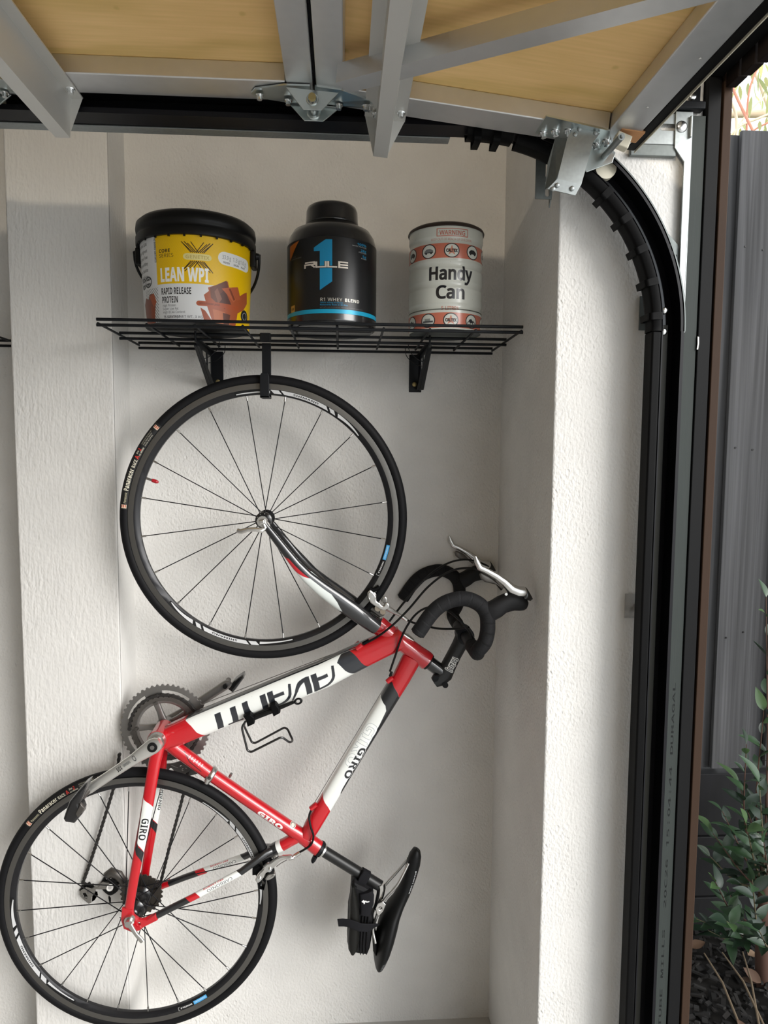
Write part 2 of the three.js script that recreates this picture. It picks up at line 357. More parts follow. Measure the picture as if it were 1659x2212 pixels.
// ---------------------------------------------------------------- raised sectional garage door
// flat convex plate in space: outline in order, thickness away from the viewer side n
function slab(pts, th, holes) {
  const n = V(0, 0, 0);
  for (let i = 1; i < pts.length - 1; i++) n.add(pts[i].clone().sub(pts[0]).cross(pts[i + 1].clone().sub(pts[0])));
  n.normalize(); const pos = [], uv = [];
  const tri = (a, b, c) => { for (const p of [a, b, c]) { pos.push(p.x, p.y, p.z); uv.push(p.x + p.z, p.y + p.z * 0.5); } };
  const bk = pts.map((p) => p.clone().addScaledVector(n, -th)), m = pts.length;
  for (let i = 1; i < m - 1; i++) { tri(pts[0], pts[i], pts[i + 1]); tri(bk[0], bk[i + 1], bk[i]); }
  for (let i = 0; i < m; i++) { const j = (i + 1) % m; tri(pts[i], bk[i], bk[j]); tri(pts[i], bk[j], pts[j]); }
  const g = new THREE.BufferGeometry(); g.setAttribute('position', new THREE.Float32BufferAttribute(pos, 3)); g.setAttribute('uv', new THREE.Float32BufferAttribute(uv, 2)); g.computeVertexNormals();
  return g;
}
const plyTex = dataTex(1024, 512, (u, v) => {   // pale pine face veneer, grain along u
  const w = 0.5 * noise.noise(u * 2.2, v * 6, 1) + 0.18 * noise.noise(u * 7, v * 14, 5);
  const g = 0.5 + 0.5 * Math.sin((v * 17 + w * 5.5) * 2.1), f = noise.noise(u * 9, v * 190, 3), b = noise.noise(u * 3, v * 5, 9);
  let k = 0.97 - 0.075 * Math.pow(g, 3) + 0.035 * f + 0.05 * b;
  const kn = noise.noise(u * 26, v * 34, 17); if (kn > 0.62) k -= (kn - 0.62) * 0.8;
  return [0.95 * k, 0.80 * k * (0.99 + 0.02 * b), 0.55 * k * k];
}, true, true);
M.ply = std({ map: rep(plyTex, 1.15, 0.9), roughness: 0.55 });
M.plyEdge = std({ color: lin(0.42, 0.26, 0.13), roughness: 0.8 });
const Z0 = 0.55, Z1 = 4.95, TW = 0.063, TH = 0.03;
const door = thing('garage_door', 'raised sectional garage door with pine ply panels in aluminium frames', 'garage door', [-0.045, 2.198, 0]);
const rail = (x0, x1, z0, z1, y0 = 0, y1 = TH) => { const g = rbox(x0, x1, y0, y1, z0, z1, 0.0022, 2); return uvm(g); };
function hatStrut(x, s) {
  const prof = [[-0.036, 0], [-0.036, -0.0025], [-0.0145, -0.0025], [-0.0125, -0.068], [0.0125, -0.068], [0.0145, -0.0025], [0.036, -0.0025], [0.036, 0], [0.0165, 0], [0.0107, -0.0655], [-0.0107, -0.0655], [-0.0165, 0]];
  const sh = new THREE.Shape(prof.map(([a, b]) => new THREE.Vector2(a, b)));
  const g = new THREE.ExtrudeGeometry(sh, { depth: Z1 - 0.536, bevelEnabled: false }); g.translate(x, -0.0005, 0.536);
  return toCreasedNormals(g, 0.4);
}
function section(L, x0, y0, turn, last) {
  const s = part('door_section', door); s.position.set(x0, y0, 0); s.rotation.z = turn;
  add('plywood_panel', uvm(rbox(0.002, L - 0.002, TH, TH + 0.009, Z0 + 0.004, Z1 - 0.004, 0.001, 1)), M.ply, s);
  add('outer_cladding', uvm(rbox(0.002, L - 0.002, TH + 0.0095, TH + 0.03, Z0 + 0.004, Z1 - 0.004, 0.001, 1)), M.darkTimber, s);
  const e = last ? 0.054 : 0.0455;
  add('edge_rail', rail(0.0465, L - e - 0.001, Z0, Z0 + TW), M.alu, s);
  add('edge_rail', rail(0.0465, L - e - 0.001, Z1 - TW, Z1), M.alu, s);
  add('end_stile', rail(0.0012, 0.046, Z0, Z1), M.alu, s);
  add('end_stile', rail(L - e, L - 0.0012, Z0, Z1), M.alu, s);
  const sx = 0.121;
  const st = add('stiffening_strut', hatStrut(sx), M.aluPaint, s);
  for (const [dx, z] of [[0.027, 0.568], [-0.028, 0.572]]) bolt(V(sx + dx, -0.003, z), V(0, -1, 0), s, M.bolt, 1.0);
  if (last) {
    const a = V(0.048, 0, 0.672), b = V(L - e, 0, 1.03), d = b.clone().sub(a).normalize(), n = V(-d.z, 0, d.x).multiplyScalar(0.0165);
    const q = [a.clone().add(n), b.clone().add(n), b.clone().sub(n), a.clone().sub(n)];
    add('diagonal_brace', uvm(slab(q, TH - 0.001)), M.alu, s);
  } else add('cross_rail', rail(0.0465, L - e - 0.001, 2.2, 2.263), M.alu, s);
  return s;
}
const SL = 0.556;
const sec4 = section(SL, 0, 0, -rad(6.38), true);
const sec3 = section(SL, -SL - 0.003, 0.002, 0, false);
for (const k of [1, 2]) { const c = sec3.clone(); c.position.x -= k * (SL + 0.003); door.add(c); }
add('bottom_seal', uvm(rbox(SL - 0.001, SL + 0.016, 0.001, TH + 0.03, Z0, Z1, 0.002, 1)), M.rubber, sec4);
add('seal_edge', rbox(SL + 0.0162, SL + 0.018, -0.002, 0.004, Z0, Z1, 0.0006, 1), M.nylon, sec4);
for (let k = 0; k < 7; k++) bolt(V(SL - 0.027 + 0.012 * (k % 2), -0.0005, 0.7 + k * 0.14), V(0, -1, 0), sec4, M.aluPaint, 0.45, domeScaled(0.0045), 'rivet');
function domeScaled(r) { return domeGeo.clone().scale(r, r * 0.5, r); }

// hinge with roller between two sections: made in world axes, then stored in the door's own
function hinge(dx) {
  const h = part('hinge', door);
  const c = U(675, 205, 0.6), px = pxm(0.6), W2 = (g) => local(g.translate(dx, 0, 0), h);
  const yb = 2.1955;
  // wings under the edge rails
  const wing = (s) => [V(c.x + s * 0.004, yb, 0.556), V(c.x + s * 0.05, yb - (s > 0 ? 0.004 : 0), 0.554), V(c.x + s * 0.098, yb - (s > 0 ? 0.011 : 0), 0.566), V(c.x + s * 0.104, yb - (s > 0 ? 0.0115 : 0), 0.58), V(c.x + s * 0.096, yb - (s > 0 ? 0.011 : 0), 0.594), V(c.x + s * 0.046, yb - (s > 0 ? 0.004 : 0), 0.61), V(c.x + s * 0.004, yb, 0.61)];
  for (const s of [-1, 1]) { const w = wing(s), o = s > 0 ? w : [...w].reverse(); add('leaf', W2(slab(o, 0.003)), M.zinc, h); }
  const tr = (z, y1, y0, w1, w0, sh = 0) => [V(c.x - w1 / 2, y1, z), V(c.x - w0 / 2 + sh, y0, z), V(c.x + w0 / 2 + sh, y0, z), V(c.x + w1 / 2, y1 - 0.006, z)];
  add('knuckle_plate', W2(plate(tr(0.606, yb - 0.001, yb - 0.036, 0.088, 0.03), 0.6045, 0.607, 0.0006, [circ(V(c.x, yb - 0.0195, 0), 0.0082)])), M.zinc, h);
  const ya = yb - 0.0195, zr = 0.5465, yT = U(675, 221, zr).y, yB = U(675, 262, zr).y, yr = U(675, 244, zr).y;
  add('roller_plate', W2(plate([V(c.x - 0.047, yT, 0), V(c.x - 0.016, yB, 0), V(c.x + 0.016, yB, 0), V(c.x + 0.047, yT - 0.007, 0)], zr - 0.0015, zr + 0.0015, 0.0006)), M.zinc, h);
  add('roller_axle', W2(cyl(V(c.x, ya, 0.613), V(c.x, yr, zr), 0.006, 0.006, 16)), M.bolt, h);
  add('axle_end', W2(cyl(V(c.x, ya, 0.6135), V(c.x, ya, 0.6185), 0.0066, 0.006, 14)), M.brass, h);
  add('collar', W2(new THREE.TorusGeometry(0.0085, 0.0017, 8, 24).translate(c.x, ya, 0.6075)), M.zinc, h);
  add('collar', W2(new THREE.TorusGeometry(0.0098, 0.0028, 8, 24).translate(c.x, yr, zr + 0.0015)), M.zinc, h);
  add('roller', W2(new THREE.CylinderGeometry(0.0195, 0.0195, 0.014, 28).rotateX(PI / 2).translate(c.x, 2.199, 0.512)), M.nylon, h);
  const dn = V(0, -1, 0);
  for (const [x, z, y] of [[-0.09, 0.58, yb - 0.003], [-0.043, 0.566, yb - 0.003], [0.044, 0.565, yb - 0.007], [0.09, 0.58, yb - 0.014], [0.108, 0.558, yb - 0.016]]) { const b = bolt(V(c.x + dx + x, y, z), dn, h, M.bolt, 0.95); b.position.sub(door.position); }
  return h;
}
hinge(0);
for (let k = 0; k < 3; k++) add('joint_light_stop', [rbox(-0.012, 0.012, TH + 0.031, TH + 0.037, Z0, Z1, 0.002, 1).translate(-0.0015 - k * (SL + 0.003), 0, 0), box(-0.0016, 0.0014, 0.008, TH + 0.033, Z0 + 0.001, Z1).translate(-0.0015 - k * (SL + 0.003), 0, 0)], M.rubber, door);  // black strips added to stop lamp light leaking through the section joints
hinge(-SL - 0.003);

// corner bracket under the lowest edge of the door
{
  const k = part('corner_bracket', door, 'zinc plated corner bracket with roller pin');
  const L_ = (g) => local(g, k), Q = (a) => a.map(([x, y, z]) => U(x, y, z));
  const onTube = (x, y) => { const d = ray(x, y), s = Math.tan(rad(6.38)), t = (2.1955 - s * (0.045 + CAM.x) - CAM.y) / (d.y + s * d.x); return CAM.clone().addScaledVector(d, t); };
  const pl = [[1180, 251], [1155, 288], [1240, 312], [1318, 330], [1317, 283]].map(([x, y]) => onTube(x, y));
  add('base_plate', L_(slab(pl, 0.003)), M.zinc, k);
  const zg = 0.556;
  add('gusset', L_(plate(Q([[1226, 300, zg], [1240, 355, zg], [1268, 372, zg], [1322, 352, zg], [1329, 331, zg], [1306, 300, zg]]), zg - 0.0015, zg + 0.0015, 0.0006)), M.zinc, k);
  add('side_strap', L_(slab(Q([[1200, 296, 0.585], [1183, 352, 0.58], [1177, 410, 0.575], [1200, 392, 0.598], [1216, 340, 0.603], [1223, 300, 0.603]]), 0.0025)), M.galvDark, k);
  add('strap', [L_(slab(Q([[1241, 273, 0.606], [1226, 297, 0.606], [1281, 308, 0.606], [1296, 288, 0.606]]), 0.003)), L_(slab(Q([[1226, 297, 0.606], [1204, 386, 0.606], [1256, 398, 0.606], [1281, 308, 0.606]]), 0.003)), L_(slab(Q([[1204, 386, 0.606], [1183, 408, 0.604], [1243, 422, 0.604], [1256, 398, 0.606]]), 0.003))], M.galv, k);
  for (const [x, y] of [[1252, 279], [1243, 290], [1287, 287], [1204, 400], [1195, 408], [1236, 407]]) { const b = bolt(U(x, y, 0.6065), V(0, -0.1, 1), k, M.galv, 1, domeScaled(0.0042), 'rivet'); b.position.sub(door.position); }
  for (const [x, y, m] of [[1174, 288, M.bolt], [1200, 284, M.bolt], [1229, 283, M.bolt], [1288, 313, M.bolt], [1310, 305, M.bolt]]) { const b = bolt(onTube(x, y), V(0.1, -1, 0.1), k, m, 1.05); b.position.sub(door.position); }
  add('pin_block', L_(rbox(0, 0.026, 0, 0.022, 0, 0.018, 0.002, 2).rotateZ(-0.35).translate(U(1318, 318, 0.606).x, U(1318, 318, 0.606).y, 0.606)), M.nylon, k);
  add('roller_pin', L_(cyl(U(1303, 340, 0.55), U(1343, 295, 0.66), 0.0055, 0.0055, 16)), M.galv, k);
  add('pin_bore', L_(cyl(U(1343, 295, 0.6602), U(1343.6, 294.6, 0.6606), 0.0033, 0.0033, 14)), M.galvDark, k);
  add('timber_packer', L_(rbox(-0.018, 0.024, -0.006, 0.008, -0.02, 0.02, 0.002, 1).rotateZ(-0.15).translate(U(1356, 286, 0.605).x, U(1356, 286, 0.605).y, 0.605)), std({ color: lin(0.5, 0.25, 0.11), roughness: 0.8 }), k);
  add('roller', L_(new THREE.CylinderGeometry(0.0195, 0.0195, 0.014, 28).rotateX(PI / 2).translate(U(1310, 362, 0.52).x, U(1310, 362, 0.52).y, 0.512)), M.nylon, k);
}

// ---------------------------------------------------------------- door track
const TR = { x0: 0.598, x1: 0.641, y0: 2.178, y1: 2.221, z0: 0.484, z1: 0.53, cx: 0.243, cy: 1.823, ri: 0.355, ro: 0.398 };
const track = thing('door_track', 'black steel garage door track bent in a quarter circle over the nib wall', 'door track', [0, 0, 0]);
{
  const t = 0.0022, { x0, x1, y0, y1, z0, z1, cx, cy, ri, ro } = TR, xe = -2.2;
  add('horizontal_run', [box(xe, cx, y0, y1, z0, z0 + t), box(xe, cx, y0, y0 + t, z0, z1), box(xe, cx, y1 - t, y1, z0, z1), box(xe, cx, y0 + t, y0 + 0.009, z1 - t, z1), box(xe, cx, y1 - 0.009, y1 - t, z1 - t, z1)], M.trackBlack, track);
  add('vertical_run', [box(x0, x1, 0.01, cy, z0, z0 + t), box(x0, x0 + t, 0.01, cy, z0, z1), box(x1 - t, x1, 0.01, cy, z0, z1), box(x1 - 0.006, x1 - t, 0.01, cy, z1 - t, z1)], M.trackBlack, track);
  const c = V(cx, cy, 0);
  add('curved_run', [ringPatch(c, [[ri, z0], [ro, z0]], 90, 0, 48), ringPatch(c, [[ri, z0], [ri, z1], [ri + t, z1], [ri + t, z0]], 90, 0, 48), ringPatch(c, [[ro - t, z0], [ro - t, z1], [ro, z1], [ro, z0]], 90, 0, 48), ringPatch(c, [[ro - 0.007, z1], [ro, z1]], 90, 0, 48)], dbl(M.trackBlack), track);
  add('web_plate', rbox(x0 + 0.0025, x1 - 0.019, 0.02, cy + 0.016, z0 + 0.0025, z0 + 0.02, 0.001, 1), M.darkTrack = phy({ color: lin(0.022, 0.022, 0.018), roughness: 0.5, specularIntensity: 0.4 }), track);
  add('curve_web', ringPatch(c, [[ri + 0.0025, z0 + 0.016], [ri + 0.021, z0 + 0.016]], 78, 0, 40), dbl(std({ color: lin(0.045, 0.047, 0.05), roughness: 0.42, metalness: 0.5, roughnessMap: rep(smudge, 2) })), track);
  for (const y of [1.866, 1.826]) bolt(V(x0 + 0.016, y, z0 + 0.021), V(0, 0, 1), track, M.bolt, 1, domeScaled(0.0065), 'screw');
  add('seal_strip', [rbox(x0 - 0.019, x0 - 0.0008, 0.01, cy, z0 + 0.012, z1 + 0.001, 0.004, 2)], M.rubber, track);
  add('curved_seal', ringPatch(c, [[ri - 0.0008, z0 + 0.012], [ri - 0.0185, z0 + 0.012], [ri - 0.02, z0 + 0.02], [ri - 0.02, z1 - 0.006], [ri - 0.016, z1 + 0.001], [ri - 0.002, z1 + 0.002], [ri - 0.0008, z1]], 78, 0, 48), dbl(M.rubber), track);
  add('horizontal_seal', ringPatch(c, [[ri - 0.0008, z0 + 0.012], [ri - 0.014, z0 + 0.014], [ri - 0.016, z1 - 0.004], [ri - 0.0008, z1 + 0.001]], 93, 79, 12), dbl(M.rubber), track);
  for (const a of [90, 84, 57, 45.5, 36, 25.5, 15, 4.5]) add('seal_clip', ringPatch(c, [[ri - 0.0006, z0 + 0.01], [ri - 0.026, z0 + 0.01], [ri - 0.026, z1 + 0.002], [ri - 0.018, z1 + 0.004], [ri - 0.0006, z1 + 0.003]], a + 1.1, a - 1.1, 3), dbl(M.rubber), track);
  add('outer_lip', ringPatch(c, [[ro, z1 + 0.0005], [ro + 0.0022, z1 + 0.0005], [ro + 0.0022, z1 - 0.012]], 60, 0, 40), dbl(M.galvDark), track);
}
function dbl(m) { const c = m.clone(); c.side = THREE.DoubleSide; return c; }
const ga = thing('track_angle', 'galvanised steel angle running behind the horizontal black track', 'steel angle', [0, 0, 0]);
add('flange', [uvm(rbox(-2.2, 0.2, 2.176, 2.1785, 0.4585, 0.4838, 0.0006, 1))], M.galv, ga);
add('upright', [uvm(rbox(-2.2, 0.2, 2.179, 2.215, 0.4585, 0.461, 0.0006, 1))], M.galv, ga);

// slotted hanger and galvanised corner hardware on the nib
{
  const s = thing('slotted_hanger', 'dark slotted steel hanger strip beside the corner of the nib wall', 'bracket', [0.386, 2.08, 0.46]);
  const h = [slot(V(0.007, 0.062, 0), V(0.007, 0.043, 0), 0.0042), slot(V(0.007, 0.03, 0), V(0.007, 0.009, 0), 0.0042)];
  add('strip', plate([V(-0.0165, 0.1, 0), V(-0.0165, 0, 0), V(0.016, 0, 0), V(0.016, 0.1, 0)], -0.0015, 0.0015, 0.0004, h), M.galvDark, s);
  add('return_flange', slab([V(0.0165, 0.1, 0.0015), V(0.0165, 0.006, 0.0015), V(0.0165, -0.012, -0.012), V(0.0165, 0.1, -0.03)], 0.002), M.galvDark, s);
  add('top_tab', rbox(-0.0165, 0.03, 0.1, 0.1025, -0.02, 0.02, 0.0005, 1), M.galvDark, s);
}
{
  const g = thing('corner_mount', 'bright galvanised corner mount plate holding the curved track', 'bracket', [0, 0, 0]);
  const z = 0.4725;
  add('mount_plate', uvm(plate([V(0.635, 2.245, 0), V(0.635, 2.178, 0), V(0.6545, 2.153, 0), V(0.6545, 1.834, 0), V(0.6665, 1.83, 0), V(0.668, 2.245, 0)], z - 0.003, z, 0.0008)), M.galv, g);
  add('fold', uvm(rbox(0.6665, 0.669, 1.83, 2.245, NZ + 0.001, z, 0.0008, 1)), M.galv, g);
  add('slotted_arm', uvm(plate([V(0.55, 2.242, 0), V(0.55, 2.185, 0), V(0.64, 2.185, 0), V(0.64, 2.242, 0)], z - 0.0066, z - 0.0036, 0.0008, [slot(V(0.612, 2.217, 0), V(0.633, 2.217, 0), 0.006), slot(V(0.576, 2.219, 0), V(0.585, 2.219, 0), 0.005)])), M.galv, g);
  add('arm_lip', uvm(rbox(0.55, 0.64, 2.163, 2.185, NZ + 0.001, z - 0.003, 0.002, 1)), M.galvDark, g);
  add('foot', [rbox(0.648, 0.667, 1.832, 1.885, z, z + 0.006, 0.003, 2), rbox(0.646, 0.668, 1.828, 1.84, z, z + 0.009, 0.003, 2)], M.galv, g);
  add('gusset', plate([V(0.612, 2.04, 0), V(0.652, 2.0, 0), V(0.655, 1.99, 0), V(0.655, 1.93, 0), V(0.63, 1.9, 0)], NZ + 0.006, NZ + 0.009, 0.0006, [circ(V(0.634, 2.002, 0), 0.003, 12), circ(V(0.648, 1.978, 0), 0.0028, 12)]), M.galvDark, g);
  bolt(V(0.647, 2.217, z), V(0, 0, 1), g, M.bolt, 1, domeScaled(0.0112), 'dome_bolt');
  add('slot_tab', rbox(0.6615, 0.666, 2.196, 2.236, z, z + 0.006, 0.002, 1), M.galv, g);
  add('backing_plate', uvm(rbox(0.583, 0.63, 1.836, 1.902, NZ + 0.0005, NZ + 0.0035, 0.0008, 1)), M.galvDark, g);
}
{
  const b = thing('header_bar', 'short black steel bar with a dome bolt above the corner mount', 'steel bar', [0.655, 2.247, 0.47]);
  add('bar', rbox(-0.09, 0.033, 0, 0.014, -0.009, 0.012, 0.002, 2), M.blackCoat, b);
  add('upright', rbox(0.012, 0.03, 0.0145, 0.1, -0.009, -0.004, 0.001, 1), M.blackCoat, b);
  bolt(V(0.014, 0.03, -0.004), V(0, 0, 1), b, M.bolt, 1, domeScaled(0.0082), 'dome_bolt');
}
// steel channel between track and jamb, with the mill's stencil
{
  const t = canvas(128, 2048, (x, w, h) => {
    x.fillStyle = '#353a38'; x.fillRect(0, 0, w, h);
    for (let i = 0; i < 900; i++) { x.fillStyle = `rgba(${rnd() > 0.5 ? '68,74,71' : '36,40,38'},${0.05 + rnd() * 0.08})`; x.fillRect(rnd() * w, rnd() * h, 1 + rnd() * 3, 10 + rnd() * 60); }
    x.save(); x.translate(w * 0.58, h * 0.865); x.rotate(-PI / 2); x.fillStyle = '#161818'; x.font = 'bold 34px monospace'; x.fillText('AUSTUBE MILLS  20C26 15:04:44 DURAGAL', 0, 0); x.restore();
  });
  const g = thing('steel_channel', 'grey steel channel with stencilled mill print beside the black jamb', 'steel channel', [0.682, 0, 0.466]);
  const f = uvm(rbox(-0.0135, 0.0142, 0.003, 2.24, -0.0065, 0.003, 0.001, 1));
  { const p = f.attributes.position, uv = f.attributes.uv; for (let i = 0; i < p.count; i++) uv.setXY(i, (p.getX(i) + 0.0135) / 0.0277, (p.getY(i)) / 2.24); }
  add('face', f, phy({ map: t, roughness: 0.55, specularIntensity: 0.35 }), g);
  add('lip', rbox(-0.0165, -0.0137, 0.003, 1.1, -0.0065, 0.006, 0.0008, 1), M.galvDark, g);
  add('lip', rbox(-0.0165, -0.0137, 1.17, 1.82, -0.0065, 0.006, 0.0008, 1), M.galvDark, g);
}
// painted fixing plate on the nib face
{
  const g = thing('fixing_plate', 'white painted fixing plate with a bolt on the nib wall', 'wall plate', [0.594, 1.286, NZ]);
  add('plate', rbox(-0.0185, 0.016, -0.026, 0.024, 0.0005, 0.003, 0.001, 1), M.wall, g);
  add('bolt_head', boltGeo.clone().rotateX(PI / 2).translate(0.0055, -0.004, 0.003), M.wall, g);
}
// ---------------------------------------------------------------- wire shelf, brackets, bicycle hook
const SX0 = -0.506, SX1 = 0.387, SY = 1.866, SZ0 = 0.04, SZ1 = 0.325;
function wireShelf(label, dx) {
  const s = thing('wire_shelf', label, 'shelf', [dx + (SX0 + SX1) / 2, SY, 0]);
  const hw = (SX1 - SX0) / 2, r = 0.0033;
  const mid = (SZ0 + SZ1) / 2;
  for (const [z, y, n, e] of [[SZ1, 0, 'front_rod', 0], [SZ1, -0.0115, 'front_rod', 0], [mid, -0.0035, 'middle_rod', 0.002], [mid, -0.016, 'middle_rod', 0.002], [SZ0, -0.0035, 'rear_rod', 0.004], [SZ0, -0.016, 'rear_rod', 0.004]])
    add(n, cyl(V(-hw + e, y - r, z), V(hw - e, y - r, z), r, r, 10), M.blackCoat, s);
  for (let k = 0; k <= 9; k++) {
    const x = -hw + 0.004 + k * (2 * hw - 0.008) / 9;
    add('cross_wire', cyl(V(x, -0.0088 - r, SZ0 - 0.004), V(x, -0.0088 - r, SZ1 + 0.004), 0.0027, 0.0027, 8), M.blackCoat, s);
  }
  return s;
}
wireShelf('black wire shelf carrying two tubs and a can', 0);
wireShelf('end of a second black wire shelf beyond the pier', -0.392 - 0.786);
function bracket(x, label, side) {
  const b = thing('shelf_bracket', label, 'shelf bracket', [x, SY - 0.02, 0.0005]);
  const H0 = 0.094, D0 = 0.19, t = 0.0025;
  add('wall_plate', rbox(-0.016, 0.016, -H0 - 0.002, 0.0, 0, 0.003, 0.0012, 1), M.blackCoat, b);
  const tri = [V(0.003, -0.002, 0), V(0.003, -H0, 0), V(0.02, -H0 + 0.004, 0), V(D0, -0.016, 0), V(D0, -0.002, 0)];
  const hole = [[V(0.014, -0.014, 0), V(0.014, -0.07, 0), V(0.06, -0.05, 0), V(0.066, -0.014, 0)], [V(0.078, -0.014, 0), V(0.072, -0.045, 0), V(0.125, -0.027, 0), V(0.13, -0.014, 0)]];
  add('web', plate(tri, -t / 2, t / 2, 0.0005, hole).rotateY(-PI / 2).translate(side * 0.012, 0, 0), M.blackCoat, b);
  const a = V(side * 0.012, -H0 + 0.003, 0.014), c = V(side * 0.012, -0.014, D0 + 0.002);
  add('diagonal_flange', slab([a.clone().add(V(-0.009, 0, 0)), a.clone().add(V(0.009, 0, 0)), c.clone().add(V(0.006, 0, 0)), c.clone().add(V(-0.006, 0, 0))], 0.0022), M.blackCoat, b);
  add('top_flange', rbox(side * 0.012 - 0.009, side * 0.012 + 0.009, -0.0025, -0.0003, 0.003, D0, 0.0006, 1), M.blackCoat, b);
  add('front_hook', wire([V(side * 0.012, -0.006, D0), V(side * 0.012, -0.004, D0 + 0.012), V(side * 0.012, 0.0165, D0 + 0.013)], 0.0022, 0.006), M.blackCoat, b);
  bolt(V(-side * 0.002, -H0 + 0.018, 0.003), V(0, 0, 1), b, M.brass, 1, domeScaled(0.006), 'screw');
  for (const [z, dz] of [[0.05, 0.02], [0.12, 0.03]]) add('tie_wire', tube([V(side * 0.012, -0.035, z), V(-side * 0.012, -0.03, z + dz), V(-side * 0.03, -0.012, z + dz), V(-side * 0.034, 0.006, z + dz + 0.01)], 0.0009, 16, 5), M.blackCoat, b);
  return b;
}
bracket(-0.318, 'black cut-out shelf bracket half hidden behind the front tyre', -1);
bracket(0.19, 'black cut-out shelf bracket with a brass screw under the petrol can', 1);
bracket(-1.5, 'black bracket far from the pier under the second shelf', -1);
bracket(-1.0, 'black bracket close to the pier under the second shelf', 1);
{ const a = scene.children.filter((o) => /^shelf_bracket_00[23]/.test(o.name)); a.forEach((o) => { o.userData.group = 'brackets of the second shelf'; }); }
const WZ = 0.188, FC = V(-0.1785, 1.436, WZ), RC = V(-0.489, 0.5075, WZ), RT = 0.333;
{
  const x = (U(560, 830, 0.21).x + U(583, 830, 0.21).x) / 2, z0 = WZ - 0.022, zf = WZ + 0.02, yl = FC.y + 0.2835, yt = FC.y + RT + 0.002;
  const h = thing('bicycle_hook', 'flat black steel hook under the shelf holding the front wheel', 'hook', [x, 0, 0]);
  const w = 0.0105, t = 0.004;
  add('strap', rbox(-w, w, yl - 0.002, SY - 0.0215, z0 - t, z0, 0.001, 1), M.blackCoat, h);
  add('saddle', rbox(-w, w, yl - t, yl, z0 - t, zf + t, 0.001, 1), M.blackCoat, h);
  add('lip', plate([V(-w, yl - t, 0), V(w, yl - t, 0), V(w, yt - 0.006, 0), V(w - 0.004, yt, 0), V(-w + 0.004, yt, 0), V(-w, yt - 0.006, 0)], zf, zf + t, 0.001), M.blackCoat, h);
  add('top_clip', rbox(-w - 0.002, w + 0.002, SY - 0.0215, SY - 0.002, (SZ0 + SZ1) / 2 - 0.0075, (SZ0 + SZ1) / 2 + 0.0075, 0.002, 1).translate(0, -0.0001, 0), M.blackCoat, h);
}
// ---------------------------------------------------------------- what stands on the shelf
const lathe = (prof, seg = 64) => new THREE.LatheGeometry(prof.map(([r, y]) => new THREE.Vector2(r, y)), seg);
// label wrap: body of revolution with u running left to right seen from the camera, 0.5 facing +z turned by 'face'
function wrap(prof, face = 0, seg = 96) {
  const g = new THREE.LatheGeometry(prof.map(([r, y]) => new THREE.Vector2(r, y)), seg, -PI + face, 2 * PI);
  const uv = g.attributes.uv, p = g.attributes.position, ys = prof.map((q) => q[1]), y0 = Math.min(...ys), y1 = Math.max(...ys);
  for (let i = 0; i < uv.count; i++) uv.setY(i, (p.getY(i) - y0) / (y1 - y0));
  return g;
}
const txt = (x, s, px, py, size, col, o = {}) => {   // text fitted to a width
  x.save(); x.translate(px, py); if (o.rot) x.rotate(o.rot); x.font = `${o.b === false ? '' : 'bold '}${o.i ? 'italic ' : ''}${size}px ${o.f || 'sans-serif'}`; x.textAlign = o.a || 'left'; x.textBaseline = o.base || 'alphabetic';
  const w = x.measureText(s).width; if (o.w) x.scale(o.w / w, 1); x.fillStyle = col; if (o.stroke) { x.lineWidth = o.lw || 3; x.strokeStyle = o.stroke; x.strokeText(s, 0, 0); } if (col) x.fillText(s, 0, 0); x.restore();
};
const TB = SY - 0.0002;
